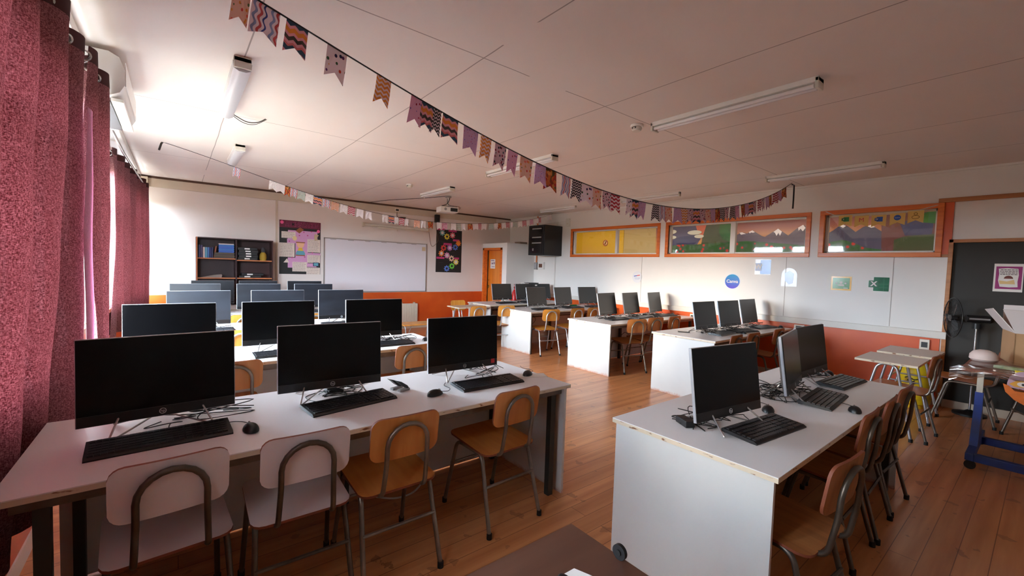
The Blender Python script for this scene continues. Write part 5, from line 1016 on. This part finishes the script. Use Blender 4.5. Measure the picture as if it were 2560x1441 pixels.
B1 = [(0.205, 0.27), (0.276, 0.389), (0.415, 0.509), (0.6, 0.696), (0.852, 0.931), (1.055, 1.131), (1.12, 1.196), (1.183, 1.25), (1.258, 1.364), (1.408, 1.517), (1.535, 1.618), (1.654, 1.745), (1.759, 1.843), (1.872, 1.983), (2.01, 2.108), (2.104, 2.219), (2.274, 2.365), (2.396, 2.501), (2.506, 2.63), (2.63, 2.745), (2.75, 2.859), (2.865, 2.984), (3.068, 3.148), (3.137, 3.267), (3.249, 3.36), (3.481, 3.586), (3.586, 3.681), (3.681, 3.8), (3.829, 3.953), (3.968, 4.105), (4.09, 4.192), (4.208, 4.338), (4.33, 4.439), (4.439, 4.559), (4.551, 4.657), (4.657, 4.757), (4.757, 4.869), (4.879, 4.994), (5.014, 5.133), (5.133, 5.245), (5.277, 5.382), (5.382, 5.49), (5.49, 5.601), (5.601, 5.714), (5.737, 5.854), (5.854, 5.962), (5.962, 6.072), (6.072, 6.172), (6.197, 6.352), (6.352, 6.484), (6.498, 6.647)]
P1 = ['floral', 'wavy', 'multi', 'ovals', 'orange', 'hearts', 'multi', 'bw', 'multi', 'lilac', 'orange', 'dark', 'hearts', 'floral', 'lilac', 'mosaic', 'wavy', 'bw', 'ovals', 'floral', 'dark', 'redst', 'ovals', 'multi', 'lilac', 'bw', 'wavy', 'floral', 'lilac', 'orange', 'dark', 'multi', 'dark', 'floral', 'lilac', 'mosaic', 'bw', 'dark', 'bw', 'hearts', 'mosaic', 'lilac', 'multi', 'dark', 'redst', 'dark', 'lilac', 'mosaic', 'redst', 'lilac', 'mosaic']
garland('bunting_garland', 'long dark backlit paper bunting sweeping across the near ceiling', (0, 2.3), .008759, (.000176, -.003444, .025127, -.024883, -.280519, 2.761829), B1, P1, .158, -.18, 6.85, .004, 1, [[(6.85, 2.36, 2.80), (6.93, 2.36, 2.80), (6.935, 2.36, 2.60), (6.93, 2.36, 2.47)]])
B2 = [(0.58, 0.659), (0.993, 1.095), (1.086, 1.186), (1.186, 1.258), (1.258, 1.347), (1.352, 1.454), (1.459, 1.564), (1.569, 1.682), (1.699, 1.804), (1.822, 1.936), (1.954, 2.065), (2.077, 2.192), (2.211, 2.322), (2.362, 2.463), (2.643, 2.743), (2.758, 2.86), (2.867, 2.934), (2.949, 3.056), (3.064, 3.126), (3.244, 3.357), (3.381, 3.472), (3.522, 3.632), (3.71, 3.816), (3.825, 3.941), (4.033, 4.145), (4.154, 4.259), (4.278, 4.366), (4.435, 4.544), (4.565, 4.687), (4.687, 4.781), (4.781, 4.909), (4.984, 5.105), (5.127, 5.228), (5.217, 5.319), (5.342, 5.446), (5.446, 5.564), (5.6, 5.66), (5.672, 5.782), (5.832, 5.944), (5.944, 6.084), (6.097, 6.175), (6.201, 6.307), (6.347, 6.482), (6.495, 6.578), (6.802, 6.931)]
P2 = ['wavy', 'dots', 'plain', 'mosaic', 'wavy', 'green', 'dots', 'multi', 'wavy', 'orange', 'dots', 'redst', 'plain', 'plain', 'dots', 'multi', 'dots', 'redst', 'plain', 'orange', 'dots', 'mosaic', 'plain', 'hearts', 'dots', 'green', 'plain', 'mosaic', 'plain', 'redst', 'dots', 'green', 'dots', 'mosaic', 'dots', 'redst', 'plain', 'green', 'dots', 'redst', 'plain', 'hearts', 'dots', 'redst', 'plain']
garland('bunting_garland', 'far white paper bunting sagging in front of the whiteboard wall', (-.1, 6.46), .131356, (.000373, -.006847, .044694, -.078754, -.185026, 2.801936), B2, P2, .135, -.12, 6.98, .003, 2, [[(-.12, 6.46, 2.82), (-.13, 6.44, 2.80), (-.15, 6.42, 2.72)]])
# cable under the nearest curtain side desk
tag(MB().tube(smooth_path([(1.16, 2.60, .62), (1.20, 2.50, .42), (1.30, 2.48, .40), (1.36, 2.52, .55), (1.38, 2.6, .66)], 6), .006, 6).build('hanging_cable', cable_m, None, True), 'black cable loop hanging under the nearest curtain side desk', 'cable')
tag(MB().tube(smooth_path([(.95, 2.60, .03), (1.08, 2.52, .006), (1.22, 2.52, .006), (1.35, 2.60, .05), (1.40, 2.64, .12)], 6), .006, 6).build('floor_cable', wcable_m, None, True), 'white cable lying on the floor under the nearest curtain side desk', 'cable')
